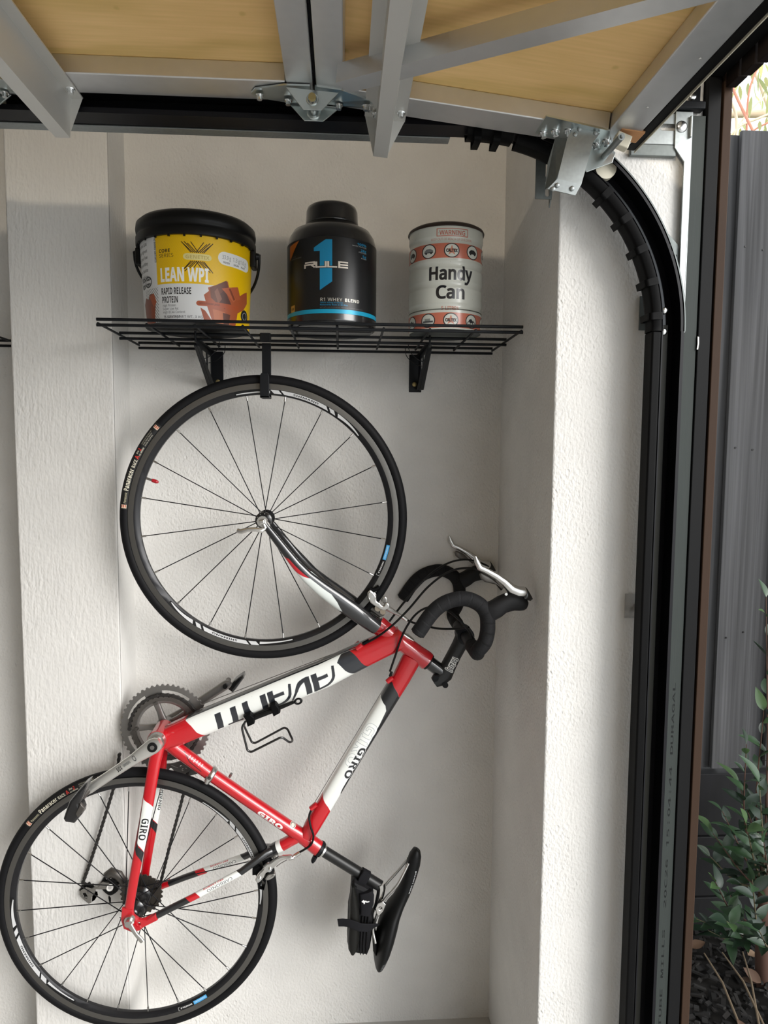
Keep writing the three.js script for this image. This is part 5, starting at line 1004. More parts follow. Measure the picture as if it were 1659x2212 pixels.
// ---------------------------------------------------------------- stem, handlebar, levers
M.tape = phy({ color: lin(0.011, 0.011, 0.012), roughness: 0.7, specularIntensity: 0.38, bumpScale: 0.003, bumpMap: (() => { const t = dataTex(256, 128, (u, v) => { const k = (u + v * 0.35) % 1; return 0.35 + 0.55 * Math.min(1, k * 6) - 0.1 * k + 0.14 * wrapN(u, v, 30, 20, 3) + 0.1 * wrapN(u, v, 70, 50, 9); }); t.repeat.set(44, 1); return t; })() });
{
  const k = part('stem', bike);
  const stemTex = canvas(512, 192, (x, w, h) => { x.fillStyle = '#141517'; x.fillRect(0, 0, w, h); x.lineJoin = 'round'; txt(x, 'for2roj', w * 0.56, h * 0.52, 30, '', { a: 'center', w: 125, stroke: '#d5d5d2', lw: 9, b: true }); txt(x, 'for2roj', w * 0.56, h * 0.52, 30, '#17181a', { a: 'center', w: 125 }); });
  painted('spacer', k, [[920, 1426, 15], [945, 1444, 15], [962, 1456, 15]], WZ, 0.0155, 2, 0, 0, null, { mat: M.blackGloss });
  painted('top_cap', k, [[922, 1427.5, 18.5], [927, 1431, 18.5]], WZ, 0.019, 2, 0, 0, null, { mat: M.blackPlastic });
  const secs = [[938, 1474, 11], [948, 1467, 17], [960, 1456, 19], [968, 1440, 17], [980, 1416, 16], [992, 1394, 16.5], [1001, 1376, 18], [1007, 1366, 14]].map(([x, y, w]) => ({ c: U(x, y, WZ), w: w * pxm(WZ), t: 0.0165, e: 2.4 }));
  add('stem_body', loft(secs.reverse(), { ring: 28 }), phy({ map: stemTex, roughness: 0.5 }), k);
  for (const [x, y] of [[941, 1466], [962, 1480]]) add('clamp_bolt', [cyl(U(x, y, ZN(0.006)), U(x, y, ZN(0.019)), 0.0072, 0.0072, 18), cyl(U(x, y, ZN(0.019)), U(x, y, ZN(0.0195)), 0.0035, 0.0035, 6)], M.blackCoat, k);
  const bc = U(1003, 1370, WZ);
  add('bar_clamp', cyl(V(bc.x, bc.y, ZN(-0.022)), V(bc.x, bc.y, ZN(0.022)), 0.0205, 0.0205, 28), M.blackCoat, k);
  add('face_plate', rbox(-0.016, 0.006, 0.004, 0.0245, -0.02, 0.02, 0.004, 2).rotateZ(0.5).translate(bc.x, bc.y, WZ), M.blackCoat, k);
  const hb = part('handlebar', bike);
  const c3 = (x, y, z) => U(760 + x / 3.95, 1140 + y / 3.95, z);
  const zb = ZN(0.18);
  add('bar_top', cyl(V(bc.x, bc.y, ZN(-0.165)), V(bc.x, bc.y, ZN(0.165)), 0.0132, 0.0132, 20), M.blackCoat, hb);
  const near = [V(bc.x, bc.y, ZN(0.09)), V(bc.x, bc.y, ZN(0.13)), V(bc.x + 0.001, bc.y - 0.001, ZN(0.155)), c3(1075, 1050, ZN(0.172)), c3(1130, 985, zb), c3(1155, 900, zb), c3(1160, 820, zb), c3(1150, 740, zb), c3(1105, 668, zb), c3(1020, 618, zb), c3(940, 604, zb), c3(850, 620, zb), c3(770, 655, zb), c3(700, 712, zb), c3(640, 785, zb), c3(590, 860, zb), c3(560, 903, zb)];
  const mk = (f) => {
    const pts = near.map((p) => f > 0 ? p.clone() : FAR(p)), c = new THREE.CatmullRomCurve3(pts, false, 'centripetal');
    const sp = c.getSpacedPoints(80), rr = sp.map((_, i) => i < 3 ? 0.0138 : 0.0163);
    add('bar_tape', sweep(sp, rr, 18), M.tape, hb);
    const e = sp[80], t = sp[80].clone().sub(sp[79]).normalize();
    add('bar_plug', cyl(e, e.clone().addScaledVector(t, 0.003), 0.0145, 0.012, 18), M.blackPlastic, hb);
    const Z = (z) => f > 0 ? z : 2 * WZ - z;
    const sec = (a) => a.map(([x, y, w, t, z]) => { const p = c3(x, y, z || zb); p.z = Z(z || zb); return { c: p, w: w / 3.95 * pxm(zb), t, e: 2.4 }; });
    // rubber hood, from the bar to its nose
    add('brake_hood', loft(sec([[1150, 735, 96, 0.012], [1180, 715, 88, 0.0165], [1230, 690, 84, 0.0185], [1280, 655, 80, 0.0185], [1330, 635, 84, 0.018], [1390, 632, 76, 0.0175], [1440, 645, 66, 0.017], [1475, 655, 52, 0.015], [1490, 660, 36, 0.011]]), { ring: 26 }), M.hood, hb);
    add('hood_cap', loft(sec([[1462, 595, 20, 0.012], [1486, 580, 60, 0.0125], [1502, 562, 64, 0.012], [1512, 556, 60, 0.01]]), { ring: 20 }), M.blackGloss, hb);
    add('brake_lever', loft(sec([[1052, 243, 10, 0.005], [1064, 285, 24, 0.007], [1092, 340, 27, 0.0075], [1150, 368, 27, 0.0075], [1230, 412, 30, 0.0085], [1300, 462, 36, 0.0095], [1360, 522, 46, 0.011], [1420, 548, 50, 0.0125], [1470, 548, 48, 0.0125], [1485, 545, 40, 0.011]]), { ring: 22 }), M.lever, hb);
    add('shift_paddle', loft(sec([[1098, 392, 12, 0.004, zb - 0.012], [1118, 412, 30, 0.006, zb - 0.013], [1150, 432, 36, 0.006, zb - 0.013], [1185, 448, 28, 0.005, zb - 0.012], [1240, 480, 8, 0.004, zb - 0.008], [1290, 520, 8, 0.004, zb - 0.004]]), { ring: 16 }), M.darkMetal, hb);
    const p0 = c3(1316, 566, zb + 0.0175); p0.z = Z(p0.z);
    add('lever_pivot', [cyl(V(p0.x, p0.y, p0.z - 0.002), V(p0.x, p0.y, p0.z + 0.002), 0.003, 0.003, 12)], M.silver, hb);
  };
  M.hood = phy({ color: lin(0.012, 0.012, 0.013), roughness: 0.5, specularIntensity: 0.45 }); M.lever = std({ color: lin(0.66, 0.65, 0.63), metalness: 1, roughness: 0.27 });
  mk(1); mk(-1);
}
// ---------------------------------------------------------------- cables
{
  const k = part('cables', bike), c3 = (x, y, z) => U(760 + x / 3.95, 1140 + y / 3.95, ZN(z));
  const hs = (pts, r = 0.0026) => add('cable_housing', tube(pts, r, 48, 8), M.blackPlastic, k);
  hs([c3(1170, 330, -0.17), c3(1060, 285, -0.16), c3(950, 272, -0.13), c3(800, 312, -0.07), c3(640, 425, -0.02), c3(480, 595, 0), c3(380, 720, 0.0), c3(320, 800, 0.005)]);
  hs([c3(1280, 530, 0.165), c3(1150, 385, 0.16), c3(1065, 352, 0.15), c3(950, 345, 0.13), c3(820, 380, 0.1), c3(650, 505, 0.06), c3(480, 700, 0.042), c3(340, 838, 0.036), c3(220, 930, 0.03), c3(120, 985, 0.024)]);
  hs([c3(1045, 955, 0.1), c3(1000, 880, 0.11), c3(930, 800, 0.11), c3(830, 715, 0.1), c3(720, 672, 0.085), c3(620, 690, 0.07), c3(540, 745, 0.055), c3(465, 850, 0.045), c3(415, 960, 0.035), c3(375, 1080, 0.025), c3(325, 1225, 0.012)]);
  hs([c3(465, 785, 0.004), c3(530, 812, 0.01), c3(640, 842, 0.02), c3(760, 862, 0.04), c3(880, 862, 0.06), c3(1000, 850, 0.09)]);
  const fer = (x, y, x2, y2, z, mat = M.blackPlastic, r = 0.0038) => add('ferrule', cyl(U(x, y, ZN(z)), U(x2, y2, ZN(z)), r, r * 0.85, 12), mat, k);
  fer(784, 1391, 797, 1383, 0.023, M.rubber, 0.0046); fer(843, 1461, 846, 1451, 0.012);
  const st = (a, b) => add('steel_cable', cyl(a, b, 0.0009, 0.0009, 6), M.steelGrey, k);
  st(U(775, 1397, ZN(0.022)), U(432, 1532, ZN(0.02))); st(U(770, 1393, ZN(-0.022)), U(440, 1520, ZN(-0.02))); st(U(838, 1472, ZN(0.014)), U(677, 1738, ZN(0.014)));
  hs([U(675, 1744, ZN(0.014)), U(668, 1762, ZN(0.018)), U(671, 1785, ZN(0.024)), U(677, 1806, ZN(0.025)), U(672, 1824, ZN(0.02)), U(656, 1836, ZN(0.01)), U(645, 1842, ZN(0.004))]);
}
// ---------------------------------------------------------------- brake calipers
{
  const z1 = (o, s) => ([x, y]) => [o[0] + x / s, o[1] + y / s];
  const k = part('front_brake', bike), f = z1([770, 1240], 10.37);
  const arm = (kk, pts, z, t, mat, cv = true, holes = []) => add('caliper_arm', plate(pts.map(f2 => U(...f2, z)), z - t, z + t, 0.003, holes, cv), mat, kk);
  const hole = circ(U(...f([360, 500]), ZN(0.03)), 0.006, 16);
  arm(k, [[310, 355], [250, 420], [252, 500], [300, 620], [380, 690], [470, 740], [540, 785], [640, 800], [725, 760], [735, 690], [700, 640], [640, 640], [610, 700], [560, 690], [520, 640], [455, 600], [440, 500], [390, 415]].map(f), ZN(0.03), 0.0045, M.silver, true, [hole]);
  bolt(U(...f([360, 500]), ZN(0.03)), V(0, 0, 1), k, M.bolt, 0.6);
  arm(k, [[560, 560], [600, 500], [660, 500], [690, 560], [690, 640], [640, 660], [580, 640], [550, 600]].map(f), ZN(-0.005), 0.005, M.silver);
  add('cable_arm', loft([[690, 760, 60], [760, 800, 58], [850, 855, 45], [930, 895, 36], [1000, 930, 28]].map(([x, y, w], i) => { const [a, b] = f([x, y]); return { c: U(a, b, ZN(0.022 - i * 0.004)), w: w / 10.37 * pxm(WZ), t: 0.004 }; })), M.silver, k);
  add('pivot_nut', [cyl(U(...f([480, 770]), ZN(0)), U(...f([480, 770]), ZN(0.026)), 0.0075, 0.0075, 18), cyl(U(...f([590, 850]), ZN(0)), U(...f([590, 850]), ZN(0.022)), 0.008, 0.007, 6)], M.chrome, k);
  add('barrel_adjuster', cyl(U(...f([1010, 940]), ZN(0.006)), U(...f([1130, 1030]), ZN(0.004)), 0.0055, 0.0042, 8), M.chrome, k);
  add('brake_pad', loft([[300, 330, 50], [380, 360, 60], [470, 320, 62], [510, 270, 45]].map(([x, y, w]) => { const [a, b] = f([x, y]); return { c: U(a, b, ZN(0.016)), w: w / 10.37 * pxm(WZ) * 0.8, t: 0.0055, e: 3 }; })), M.rubber, k);
  add('brake_pad', plate([[150, 620], [260, 560], [300, 640], [260, 690], [170, 700]].map((p) => U(...f(p), ZN(-0.017))), ZN(-0.023), ZN(-0.012), 0.002), M.rubber, k);
  add('caliper_bridge', plate([[240, 640], [420, 740], [560, 800], [620, 900], [520, 950], [400, 860], [260, 760]].map((p) => U(...f(p), ZN(-0.004))), ZN(-0.012), ZN(0.01), 0.003), M.darkMetal, k);
  const r = part('rear_brake', bike), g = z1([540, 1790], 10.37);
  add('caliper_arm', plate([[115, 1130], [150, 1190], [210, 1190], [300, 1100], [350, 1000], [400, 960], [470, 940], [520, 880], [600, 800], [680, 720], [800, 670], [920, 660], [940, 590], [800, 590], [680, 600], [560, 660], [450, 740], [380, 760], [310, 820], [290, 880], [180, 1000]].map((p) => U(...g(p), ZN(0.03))), ZN(0.0255), ZN(0.035), 0.0035, [], true), M.chrome, r);
  add('caliper_arm', plate([[330, 1100], [400, 1000], [470, 980], [560, 960], [575, 1000], [540, 1060], [460, 1110], [380, 1130]].map((p) => U(...g(p), ZN(0.012))), ZN(0.006), ZN(0.02), 0.004, [], true), M.silver, r);
  add('caliper_arm', plate([[480, 560], [580, 500], [640, 560], [640, 680], [560, 720], [480, 740], [430, 700], [520, 640]].map((p) => U(...g(p), ZN(0.0))), ZN(-0.008), ZN(0.012), 0.004, [], true), M.chrome, r);
  add('link', sweep([U(...g([830, 700]), ZN(0.034)), U(...g([700, 770]), ZN(0.034)), U(...g([590, 850]), ZN(0.03))], 0.0009, 6), M.steelGrey, r);
  for (const [p, s] of [[[440, 915], 0.75], [[215, 1120], 0.7]]) bolt(U(...g(p), ZN(0.0345)), V(0, 0, 1), r, M.bolt, s);
  add('barrel_adjuster', [cyl(U(...g([960, 630]), ZN(0.012)), U(...g([1020, 595]), ZN(0.01)), 0.0042, 0.0042, 12), cyl(U(...g([1020, 600]), ZN(0.01)), U(...g([1120, 535]), ZN(0.008)), 0.0056, 0.005, 8), cyl(U(...g([870, 660]), ZN(0.022)), U(...g([960, 650]), ZN(0.018)), 0.0058, 0.005, 12)], M.chrome, r);
  add('brake_pad', plate([[60, 870], [200, 800], [300, 900], [310, 1000], [230, 1290], [310, 1320], [340, 1180], [180, 1000], [60, 1010]].slice(0, 9).map((p) => U(...g(p), ZN(0.014))), ZN(0.0105), ZN(0.022), 0.002), M.rubber, r);
}
// ---------------------------------------------------------------- seat post, saddle
{
  const k = part('seat_post', bike);
  const SA = U(684, 1829, WZ), SB = U(822, 1914, WZ);
  add('tube', cyl(SA, SB, 0.0134, 0.0134, 32), std({ color: lin(0.022, 0.022, 0.022), roughness: 0.38, metalness: 0.4 }), k);
  const dr = SB.clone().sub(SA).normalize(), rg = (p, r, w, th, mat, n) => { const g = new THREE.CylinderGeometry(r, r, w, 36); g.applyQuaternion(new THREE.Quaternion().setFromUnitVectors(V(0, 1, 0), dr)); g.translate(p.x, p.y, p.z); add(n, g, mat, k); };
  rg(U(691, 1833.5, WZ), 0.0195, 0.0065, 0, M.blackCoat, 'seat_clamp'); rg(U(697, 1837, WZ), 0.018, 0.0042, 0, M.chrome, 'clamp_ring');
  add('clamp_lug', loft([[682, 1848, 5.5], [678, 1856, 5.2], [675, 1860, 4]].map(([x, y, w]) => ({ c: U(x, y, ZN(0.004)), w: w * pxm(WZ), t: 0.01 }))), M.blackCoat, k);
  add('post_head', loft([[822, 1908, 10], [824, 1916, 10], [822, 1930, 9], [818, 1945, 8], [814, 1962, 7]].map(([x, y, w]) => ({ c: U(x, y, ZN(0.004)), w: w * pxm(WZ), t: 0.012 }))), M.chrome, k);
  add('rail_clamp', plate([[811, 1962], [816, 1951], [827, 1946], [834, 1953], [829, 1968], [818, 1980], [813, 1974]].map(([x, y]) => U(x, y, ZN(0.026))), ZN(0.018), ZN(0.028), 0.002, [circ(U(822, 1962, ZN(0.026)), 0.0042, 14)]), M.chrome, k);
  const s = part('saddle', bike);
  const saddleTex = canvas(1024, 512, (x, w, h) => { x.fillStyle = '#0f1011'; x.fillRect(0, 0, w, h); txt(x, 'planet bike', w * 0.15, h * 0.44, 26, '#d6d7d8', { w: 190 }); txt(x, 'TOPO', w * 0.86, h * 0.5, 20, '#9a9c9e', { w: 70, b: false }); x.strokeStyle = '#8a8c8e'; x.lineWidth = 3; x.beginPath(); x.moveTo(w * 0.85, h * 0.455); x.lineTo(w * 0.94, h * 0.455); x.stroke(); });
  const sec = [[903, 1836, 4, 0.006], [901, 1840, 9, 0.013], [898, 1852, 14, 0.017], [894, 1870, 16, 0.019], [886, 1900, 15, 0.021], [875, 1930, 14.5, 0.025], [862, 1958, 15, 0.033], [851, 1983, 17.5, 0.046], [843, 2010, 20, 0.058], [836, 2036, 20, 0.065], [830, 2058, 18, 0.067], [824, 2074, 16, 0.063], [820, 2085, 13, 0.057], [818, 2089, 9, 0.048], [817, 2091, 4, 0.03]];
  add('cover', loft(sec.map(([x, y, w, t]) => { const z = ZN(t * 0.62), p = U(x, y, z); p.z = WZ; return { c: p, w: w * pxm(z), t, e: 2.15 }; }), { ring: 36 }), phy({ map: saddleTex, roughness: 0.48, specularIntensity: 0.5 }), s);
  for (const f of [1, -1]) {
    const z = ZN(f * 0.024), zz = ZN(0.024), q = (x, y, d = 0) => { const p = U(x, y, zz); p.z = z - f * d; return p; };
    add('rail', tube([q(884, 1872, 0.014), q(874, 1888, 0.008), q(858, 1912, 0), q(838, 1934), q(826, 1950), q(818, 1968), q(810, 1990), q(806, 2008, -0.004), q(811, 2030, -0.012)], 0.0035, 40, 10), M.silver, s);
  }
  add('tail_cup', plate([[805, 2030], [811, 2027], [815, 2050], [812, 2066], [806, 2056]].map(([x, y]) => U(x, y, ZN(0.035))), ZN(-0.03), ZN(0.036), 0.003), M.blackPlastic, s);
}
// ---------------------------------------------------------------- bottle cage with pump clip
{
  const k = part('pump_clip', bike, 'black plastic pump clip and wire bottle cage'), q = (x, y, z) => U(440 + x / 5.184, 1440 + y / 5.184, z);
  const zc = ZN(0.036);
  add('bar', [loft([[490, 610, 22], [620, 555, 24], [760, 500, 25], [870, 450, 25], [960, 415, 20], [1010, 395, 18]].map(([x, y, w]) => ({ c: q(x, y, zc), w: w / 5.184 * pxm(zc), t: 0.005, e: 2.6 }))), loft([[560, 540, 16], [680, 490, 17], [800, 440, 14]].map(([x, y, w]) => ({ c: q(x, y, ZN(0.03)), w: w / 5.184 * pxm(zc), t: 0.005, e: 2.6 })))], M.blackPlastic, k);
  add('clip', plate([[445, 545], [525, 512], [545, 535], [575, 560], [570, 630], [495, 665], [480, 600]].map(([x, y]) => q(x, y, zc)), ZN(0.024), ZN(0.044), 0.003), M.rubber, k);
  add('clip', plate([[740, 425], [805, 395], [850, 450], [858, 510], [785, 550], [765, 500]].map(([x, y]) => q(x, y, zc)), ZN(0.024), ZN(0.044), 0.003), M.rubber, k);
  const e = q(1058, 388, zc); add('end_ring', new THREE.TorusGeometry(0.0066, 0.0026, 10, 28).scale(1.15, 0.9, 1).rotateZ(0.3).translate(e.x, e.y, zc), M.blackPlastic, k);
  const zl = ZN(0.0);
  const loop = [[470, 610, ZN(0.03)], [432, 668, ZN(0.03)], [430, 700, ZN(0.03)], [490, 940, ZN(0.03)], [530, 958, ZN(0.03)], [850, 798, ZN(0.03)], [885, 795, ZN(0.028)], [965, 852, ZN(0.02)], [1000, 830, ZN(0)], [940, 700, ZN(-0.02)], [905, 680, ZN(-0.028)], [580, 855, ZN(-0.03)], [540, 850, ZN(-0.03)], [452, 665, ZN(-0.02)], [462, 620, ZN(0)], [500, 600, ZN(0.02)]].map(([x, y, z]) => q(x, y, z));
  add('cage_wire', wire(loop, 0.0027, 0.008, 10), M.blackGloss, k);
}
// ---------------------------------------------------------------- saddle bag, strapped on
{
  const o = U(780, 1990, WZ), b = thing('saddle_bag', 'black saddle bag with a white squiggle strapped beneath the bicycle saddle', 'bag', [o.x, o.y, o.z]);
  const q = (x, y, z = 0) => U(700 + x / 10.06, 1860 + y / 10.06, ZN(z)).sub(o), zf = 0.034;
  M.bagCloth = phy({ color: lin(0.008, 0.008, 0.009), roughness: 0.6, specularIntensity: 0.4, bumpMap: rep(smudge, 8), bumpScale: 0.0008 }); M.bagStrap = phy({ color: lin(0.012, 0.012, 0.014), roughness: 0.85, specularIntensity: 0.3 });
  const pl = (n, pts, z0, z1, m, bv, cv = false) => add(n, plate(pts.map(([x, y]) => q(x, y, zf)), z0, z1, bv, [], cv), m, b);
  pl('main_pouch', [[660, 470], [605, 530], [565, 1000], [525, 1200], [505, 1850], [550, 2040], [740, 2075], [950, 2105], [1000, 1980], [1060, 1640], [1075, 1300], [1040, 1150], [1080, 760], [1040, 680], [900, 590], [760, 530]], -0.034, 0.03, M.bagCloth, 0.012);
  add('side_panel', loft([[625, 520, 30], [640, 800, 90], [660, 1100, 115], [650, 1400, 120], [640, 1700, 130], [630, 1900, 110], [620, 1985, 50]].map(([x, y, w]) => ({ c: q(x, y, 0.03), w: w / 10.06 * pxm(ZN(0.03)), t: 0.011 }))), M.bagGloss = phy({ color: lin(0.01, 0.01, 0.009), roughness: 0.42, specularIntensity: 0.45 }), b);
  add('front_tongue', loft([[905, 660, 150], [930, 760, 168], [930, 900, 160], [910, 1050, 130], [890, 1150, 118]].map(([x, y, w]) => ({ c: q(x, y, 0.03), w: w / 10.06 * pxm(ZN(0.03)), t: 0.0085, e: 3 }))), M.bagStrap, b);
  for (const [x0, x1] of [[830, 790], [900, 850], [960, 920]]) add('fold', loft([[x0, 1160, 26], [(x0 + x1) / 2, 1450, 30], [x1, 1800, 30], [x1, 1990, 16]].map(([x, y, w]) => ({ c: q(x, y, 0.026), w: w / 10.06 * pxm(ZN(0.03)), t: 0.008 }))), M.bagCloth, b);
  add('logo', plate([[815, 885], [860, 845], [880, 870], [910, 860], [930, 880], [985, 875], [985, 890], [930, 905], [895, 890], [885, 930], [865, 935], [850, 900], [840, 905]].map(([x, y]) => q(x, y, 0.039)), 0.0382, 0.0392, 0), std({ color: lin(0.8, 0.8, 0.8), roughness: 0.5 }), b);
  const st = [[303, 1338, 0.034, 92], [420, 1335, 0.037, 95], [520, 1345, 0.041, 97], [640, 1385, 0.045, 100], [780, 1440, 0.046, 100], [950, 1450, 0.045, 98], [1080, 1430, 0.038, 95], [1130, 1415, 0.02, 92]].map(([x, y, z, w]) => ({ c: q(x, y, z), w: w / 10.06 * pxm(ZN(0.03)), t: 0.0016, e: 4 }));
  add('cinch_strap', loft(st, { ring: 16 }), M.bagStrap, b);
  const c = U(786, 1892, WZ).sub(o), ax = V(138, -85 * 1, 0).normalize(), g = new THREE.CylinderGeometry(0.0165, 0.0165, 0.021, 30); g.applyQuaternion(new THREE.Quaternion().setFromUnitVectors(V(0, 1, 0), V(0.851, -0.524, 0))); g.translate(c.x, c.y, c.z);
  add('post_strap', [g, loft([{ c: U(792, 1884, ZN(0.012)).sub(o), w: 0.0115, t: 0.009 }, { c: U(786, 1896, ZN(0.018)).sub(o), w: 0.0115, t: 0.004 }, { c: U(780, 1910, ZN(0.016)).sub(o), w: 0.0115, t: 0.003 }], { ring: 16, e: 4 })], M.bagStrap, b);
  add('neck', loft([[720, 440, 60], [820, 500, 120], [900, 580, 160]].map(([x, y, w]) => ({ c: q(x, y, 0), w: w / 10.06 * pxm(WZ), t: 0.02 }))), M.bagCloth, b);
}
// ---------------------------------------------------------------- garden bed: shrub, litter, tree beyond the fence
function leafGeo(L, Wd, fold, curl) {
  const pos = [], uv = [], idx = [], n = 7;
  for (let i = 0; i <= n; i++) {
    const t = i / n, w = Wd * Math.pow(Math.sin(PI * Math.pow(t, 0.8)), 0.9) * (t > 0.86 ? 0.55 : 1), y = curl * t * t;
    for (const s of [-1, 0, 1]) { pos.push(s * w, y + Math.abs(s) * w * fold, t * L); uv.push(0.5 + s * 0.5, t); }
  }
  for (let i = 0; i < n; i++) for (const j of [0, 1]) { const a = i * 3 + j, b = a + 3; idx.push(a, b, a + 1, b, b + 1, a + 1); }
  const g = new THREE.BufferGeometry(); g.setAttribute('position', new THREE.Float32BufferAttribute(pos, 3)); g.setAttribute('uv', new THREE.Float32BufferAttribute(uv, 2)); g.setIndex(idx); g.computeVertexNormals();
  return g;
}
{
  const leaves = [leafGeo(0.062, 0.0135, 0.35, -0.012), leafGeo(0.056, 0.0145, 0.2, -0.02), leafGeo(0.05, 0.012, 0.5, 0.004), leafGeo(0.068, 0.015, 0.25, -0.028)];
  const lm = [[0.014, 0.03, 0.015], [0.017, 0.038, 0.017], [0.022, 0.05, 0.02], [0.01, 0.023, 0.012], [0.045, 0.085, 0.03]].map(([r, g, b]) => phy({ color: lin(r, g, b), roughness: 0.36, side: THREE.DoubleSide }));
  const bark = std({ color: lin(0.055, 0.024, 0.014), roughness: 0.8 }), twig = std({ color: lin(0.09, 0.075, 0.04), roughness: 0.8 });
  const zT = -0.1, base = U(1648, 2140, zT);
  const sh = thing('leafy_shrub', 'glossy dark green leafy shrub growing in front of the charcoal fence', 'shrub', [base.x, -0.03, zT]);
  const o = V(base.x, -0.03, zT), rel = (v) => v.clone().sub(o);
  const fork = U(1650, 1900, zT);
  add('trunk', sweep([V(0, 0, 0), rel(U(1646, 2060, zT)), rel(U(1648, 1980, zT)), rel(fork)], [0.022, 0.02, 0.018, 0.014], 10), bark, sh);
  const tips = [[1596, 1692, -0.15], [1560, 1752, -0.05], [1534, 1850, -0.18], [1504, 1985, -0.02], [1545, 1905, 0.04], [1612, 1608, -0.05], [1650, 1535, -0.1], [1655, 1290, -0.16], [1640, 1690, 0.02], [1612, 1780, 0.06], [1582, 1850, -0.22], [1620, 1740, -0.25], [1570, 1990, 0.08], [1600, 2020, 0.05], [1530, 2010, -0.22], [1650, 1820, 0.06], [1690, 1650, -0.1], [1720, 1480, -0.05], [1760, 1750, 0.02], [1740, 1900, -0.1], [1700, 1400, -0.2], [1540, 1800, -0.12], [1575, 1930, -0.1], [1640, 2010, 0.1], [1625, 1900, 0.09]];
  let nl = 0;
  for (const [px, py, z] of tips) {
    const tip = U(px, py, z), start = py > 1880 ? U(1648, 2020, zT) : fork.clone().lerp(U(1650, 1960, zT), rnd() * 0.6);
    const mid = start.clone().lerp(tip, 0.5).add(V(R2(-0.02, 0.02), -0.03, R2(-0.03, 0.03)));
    const c = new THREE.CatmullRomCurve3([start, mid, tip].map(rel));
    const P = c.getPoints(12);
    add('branch', sweep(P, P.map((_, i) => 0.0045 - 0.0034 * i / 12), 6), rnd() > 0.5 ? twig : bark, sh);
    const L = c.getLength(), n = Math.max(7, Math.min(13, Math.round(L / 0.027)));
    for (let i = 0; i < n && nl < 290; i++, nl++) {
      const t = 0.22 + 0.78 * i / (n - 1), p = c.getPointAt(t), T = c.getTangentAt(t);
      const a = i * 2.4 + rnd(), side = V(Math.cos(a), 0.25, Math.sin(a)).addScaledVector(T, i === n - 1 ? 3 : 0.7).normalize();
      const m = add('leaf', leaves[Math.floor(rnd() * 4)], lm[Math.min(4, Math.floor(rnd() * 4 + (t > 0.9 ? 1.2 : 0)))], sh);
      m.position.copy(p); const up = V(R2(-0.5, 0.5), 1, R2(-0.2, 0.8)).normalize();
      const mx = new THREE.Matrix4().lookAt(side, V(0, 0, 0), up); m.quaternion.setFromRotationMatrix(mx); m.scale.setScalar(R2(0.75, 1.25));
    }
  }
}
{
  const g = leafGeo(0.06, 0.017, 0.5, 0.016), cs = [[0.07, 0.035, 0.018], [0.1, 0.055, 0.03], [0.05, 0.028, 0.016], [0.13, 0.08, 0.045]].map(([r, gg, b]) => std({ color: lin(r, gg, b), roughness: 0.75, side: THREE.DoubleSide }));
  for (let i = 0; i < 46; i++) {
    const m = add('fallen_leaf', g, cs[i % 4]); m.position.set(R2(0.95, 1.75), 0.008 + rnd() * 0.01, R2(-0.3, 0.35)); m.rotation.set(R2(-0.5, 0.5), R2(0, 6.3), R2(-0.5, 0.5)); m.scale.setScalar(R2(0.55, 0.95));
    tag(m, 'curled brown fallen leaf lying on the dark garden mulch', 'leaf', 'fallen leaves on the mulch');
  }
  const chip = new THREE.BoxGeometry(0.03, 0.006, 0.009), im = new THREE.InstancedMesh(chip, std({ color: lin(1, 1, 1), roughness: 0.95 }), 2600);
  const q = new THREE.Matrix4(), e = new THREE.Euler(), col = new THREE.Color();
  for (let i = 0; i < 2600; i++) { q.makeRotationFromEuler(e.set(R2(-0.5, 0.5), R2(0, 6.3), R2(-0.5, 0.5))); q.setPosition(R2(0.78, 2.3), -0.03 + rnd() * 0.035, R2(-0.34, 0.4)); q.scale(V(R2(0.5, 1.5), 1, R2(0.6, 1.6))); im.setMatrixAt(i, q); const k = R2(0.002, 0.014); im.setColorAt(i, col.setRGB(k * 1.15, k, k * 0.9)); }
  im.name = 'bark_mulch'; im.castShadow = im.receiveShadow = true; im.userData = { kind: 'stuff', label: 'dark bark mulch covering the garden bed', category: 'mulch' }; scene.add(im);
  for (const [a, b, n] of [[[1520, 2080], [1600, 2180], 'mid-length'], [[1560, 2060], [1650, 2200], 'long'], [[1600, 2130], [1640, 2205], 'short']]) tag(add('fallen_twig', sweep([U(a[0], a[1], -0.1).setY(0.09), U((a[0] + b[0]) / 2, (a[1] + b[1]) / 2, -0.02).setY(0.06), U(b[0], b[1], 0.08).setY(0.012)], [0.002, 0.003, 0.0035], 6), std({ color: lin(0.11, 0.08, 0.05), roughness: 0.9 })), n + ' thin bare twig leaning over the garden mulch', 'twig', 'bare twigs on the mulch');
}
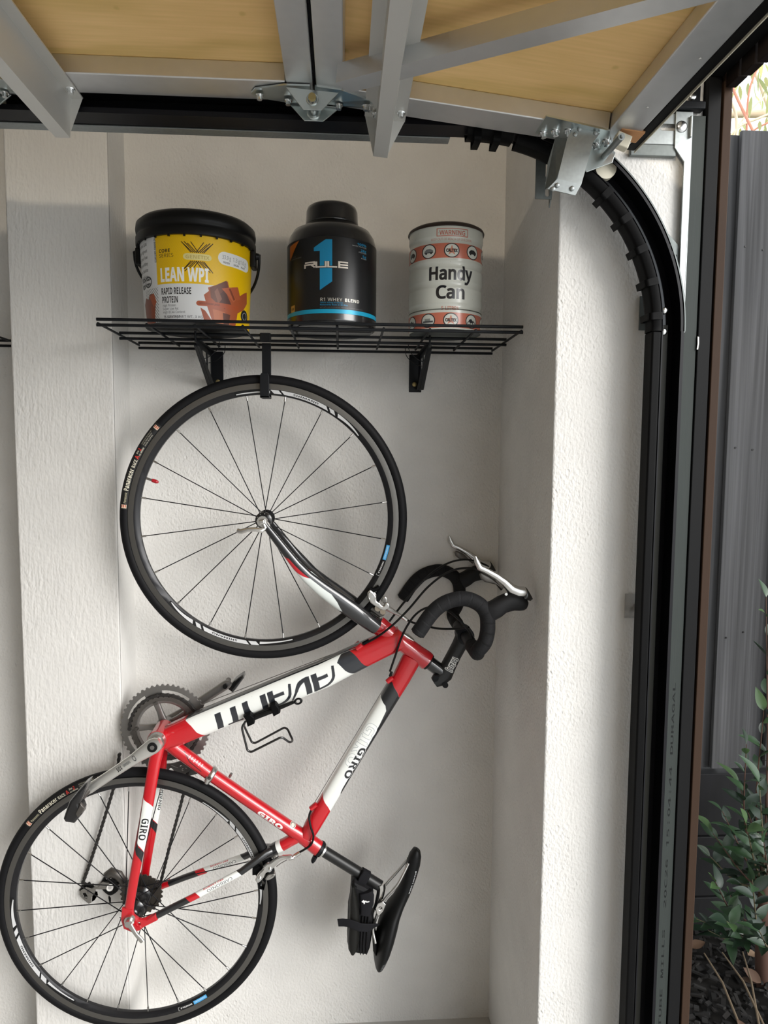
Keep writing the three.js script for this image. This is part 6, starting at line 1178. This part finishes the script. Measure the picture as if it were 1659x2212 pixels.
{
  const t = thing('gum_tree', 'pale leafed gum tree with reddish branches rising behind the fence', 'tree', [2.4, -0.2, -2.2]), o = V(2.4, -0.2, -2.2), rel = (v) => v.clone().sub(o);
  const red = std({ color: lin(0.5, 0.2, 0.13), roughness: 0.7 }), pale = std({ color: lin(0.62, 0.5, 0.36), roughness: 0.8 });
  add('trunk', sweep([V(0.6, 0, -0.3), V(0.5, 1.4, -0.2), V(0.3, 2.8, 0), V(0.35, 4.4, 0.1)], [0.09, 0.08, 0.06, 0.03], 10), pale, t);
  const br = (pts, r, m) => add('branch', sweep(new THREE.CatmullRomCurve3(pts.map(([x, y, z]) => rel(U(x, y, z)))).getPoints(14), r, 6), m, t);
  br([[1560, 120, -1.6], [1585, 195, -1.6], [1608, 245, -1.55], [1634, 300, -1.5], [1655, 360, -1.5]], 0.0065, red);
  br([[1540, 252, -1.9], [1590, 246, -1.9], [1640, 246, -1.9], [1720, 238, -2.0], [1800, 260, -2.1]], 0.02, pale);
  br([[1588, 330, -1.7], [1590, 250, -1.7], [1575, 210, -1.7], [1560, 150, -1.8]], 0.007, pale);
  br([[1570, 300, -1.7], [1600, 272, -1.7], [1640, 255, -1.7], [1700, 230, -1.75]], 0.006, pale);
  br([[1660, 200, -1.8], [1620, 240, -1.75], [1590, 280, -1.7], [1575, 320, -1.7]], 0.005, pale);
  br([[1600, 330, -1.8], [1625, 285, -1.8], [1665, 262, -1.8]], 0.005, red);
  br([[1690, 90, -1.7], [1648, 130, -1.7], [1620, 190, -1.7], [1612, 300, -1.7]], 0.005, red);
  br([[1600, 90, -2.2], [1640, 180, -2.2], [1680, 300, -2.2]], 0.008, pale);
  const g = leafGeo(0.11, 0.0095, 0.1, -0.02), im = new THREE.InstancedMesh(g, phy({ color: lin(1, 1, 1), roughness: 0.9, side: THREE.DoubleSide, transmission: 0.45, thickness: 0 }), 800);
  const m = new THREE.Matrix4(), e = new THREE.Euler(), col = new THREE.Color();
  for (let i = 0; i < 800; i++) {
    let px, py; do { px = R2(1480, 1900); py = R2(-60, 420); } while (rnd() < (Math.hypot((px - 1602) / 40, (py - 215) / 70) < 1 ? 0.75 : 0));
    const p = rel(U(px, py, R2(-2.8, -1.5)));
    m.makeRotationFromEuler(e.set(R2(0.7, 1.9), R2(0, 6.3), R2(-0.4, 0.4), 'YXZ')); m.setPosition(p); m.scale(V(1, 1, R2(0.6, 1.2))); im.setMatrixAt(i, m); const k = R2(0.5, 1.3), y = rnd(); im.setColorAt(i, col.setRGB((0.38 + 0.2 * y) * k, (0.44 + 0.1 * y) * k, 0.2 * k));
  }
  im.name = 'foliage'; im.userData.kind = 'stuff'; im.castShadow = true; t.add(im);
}
renderer.render(scene, camera);
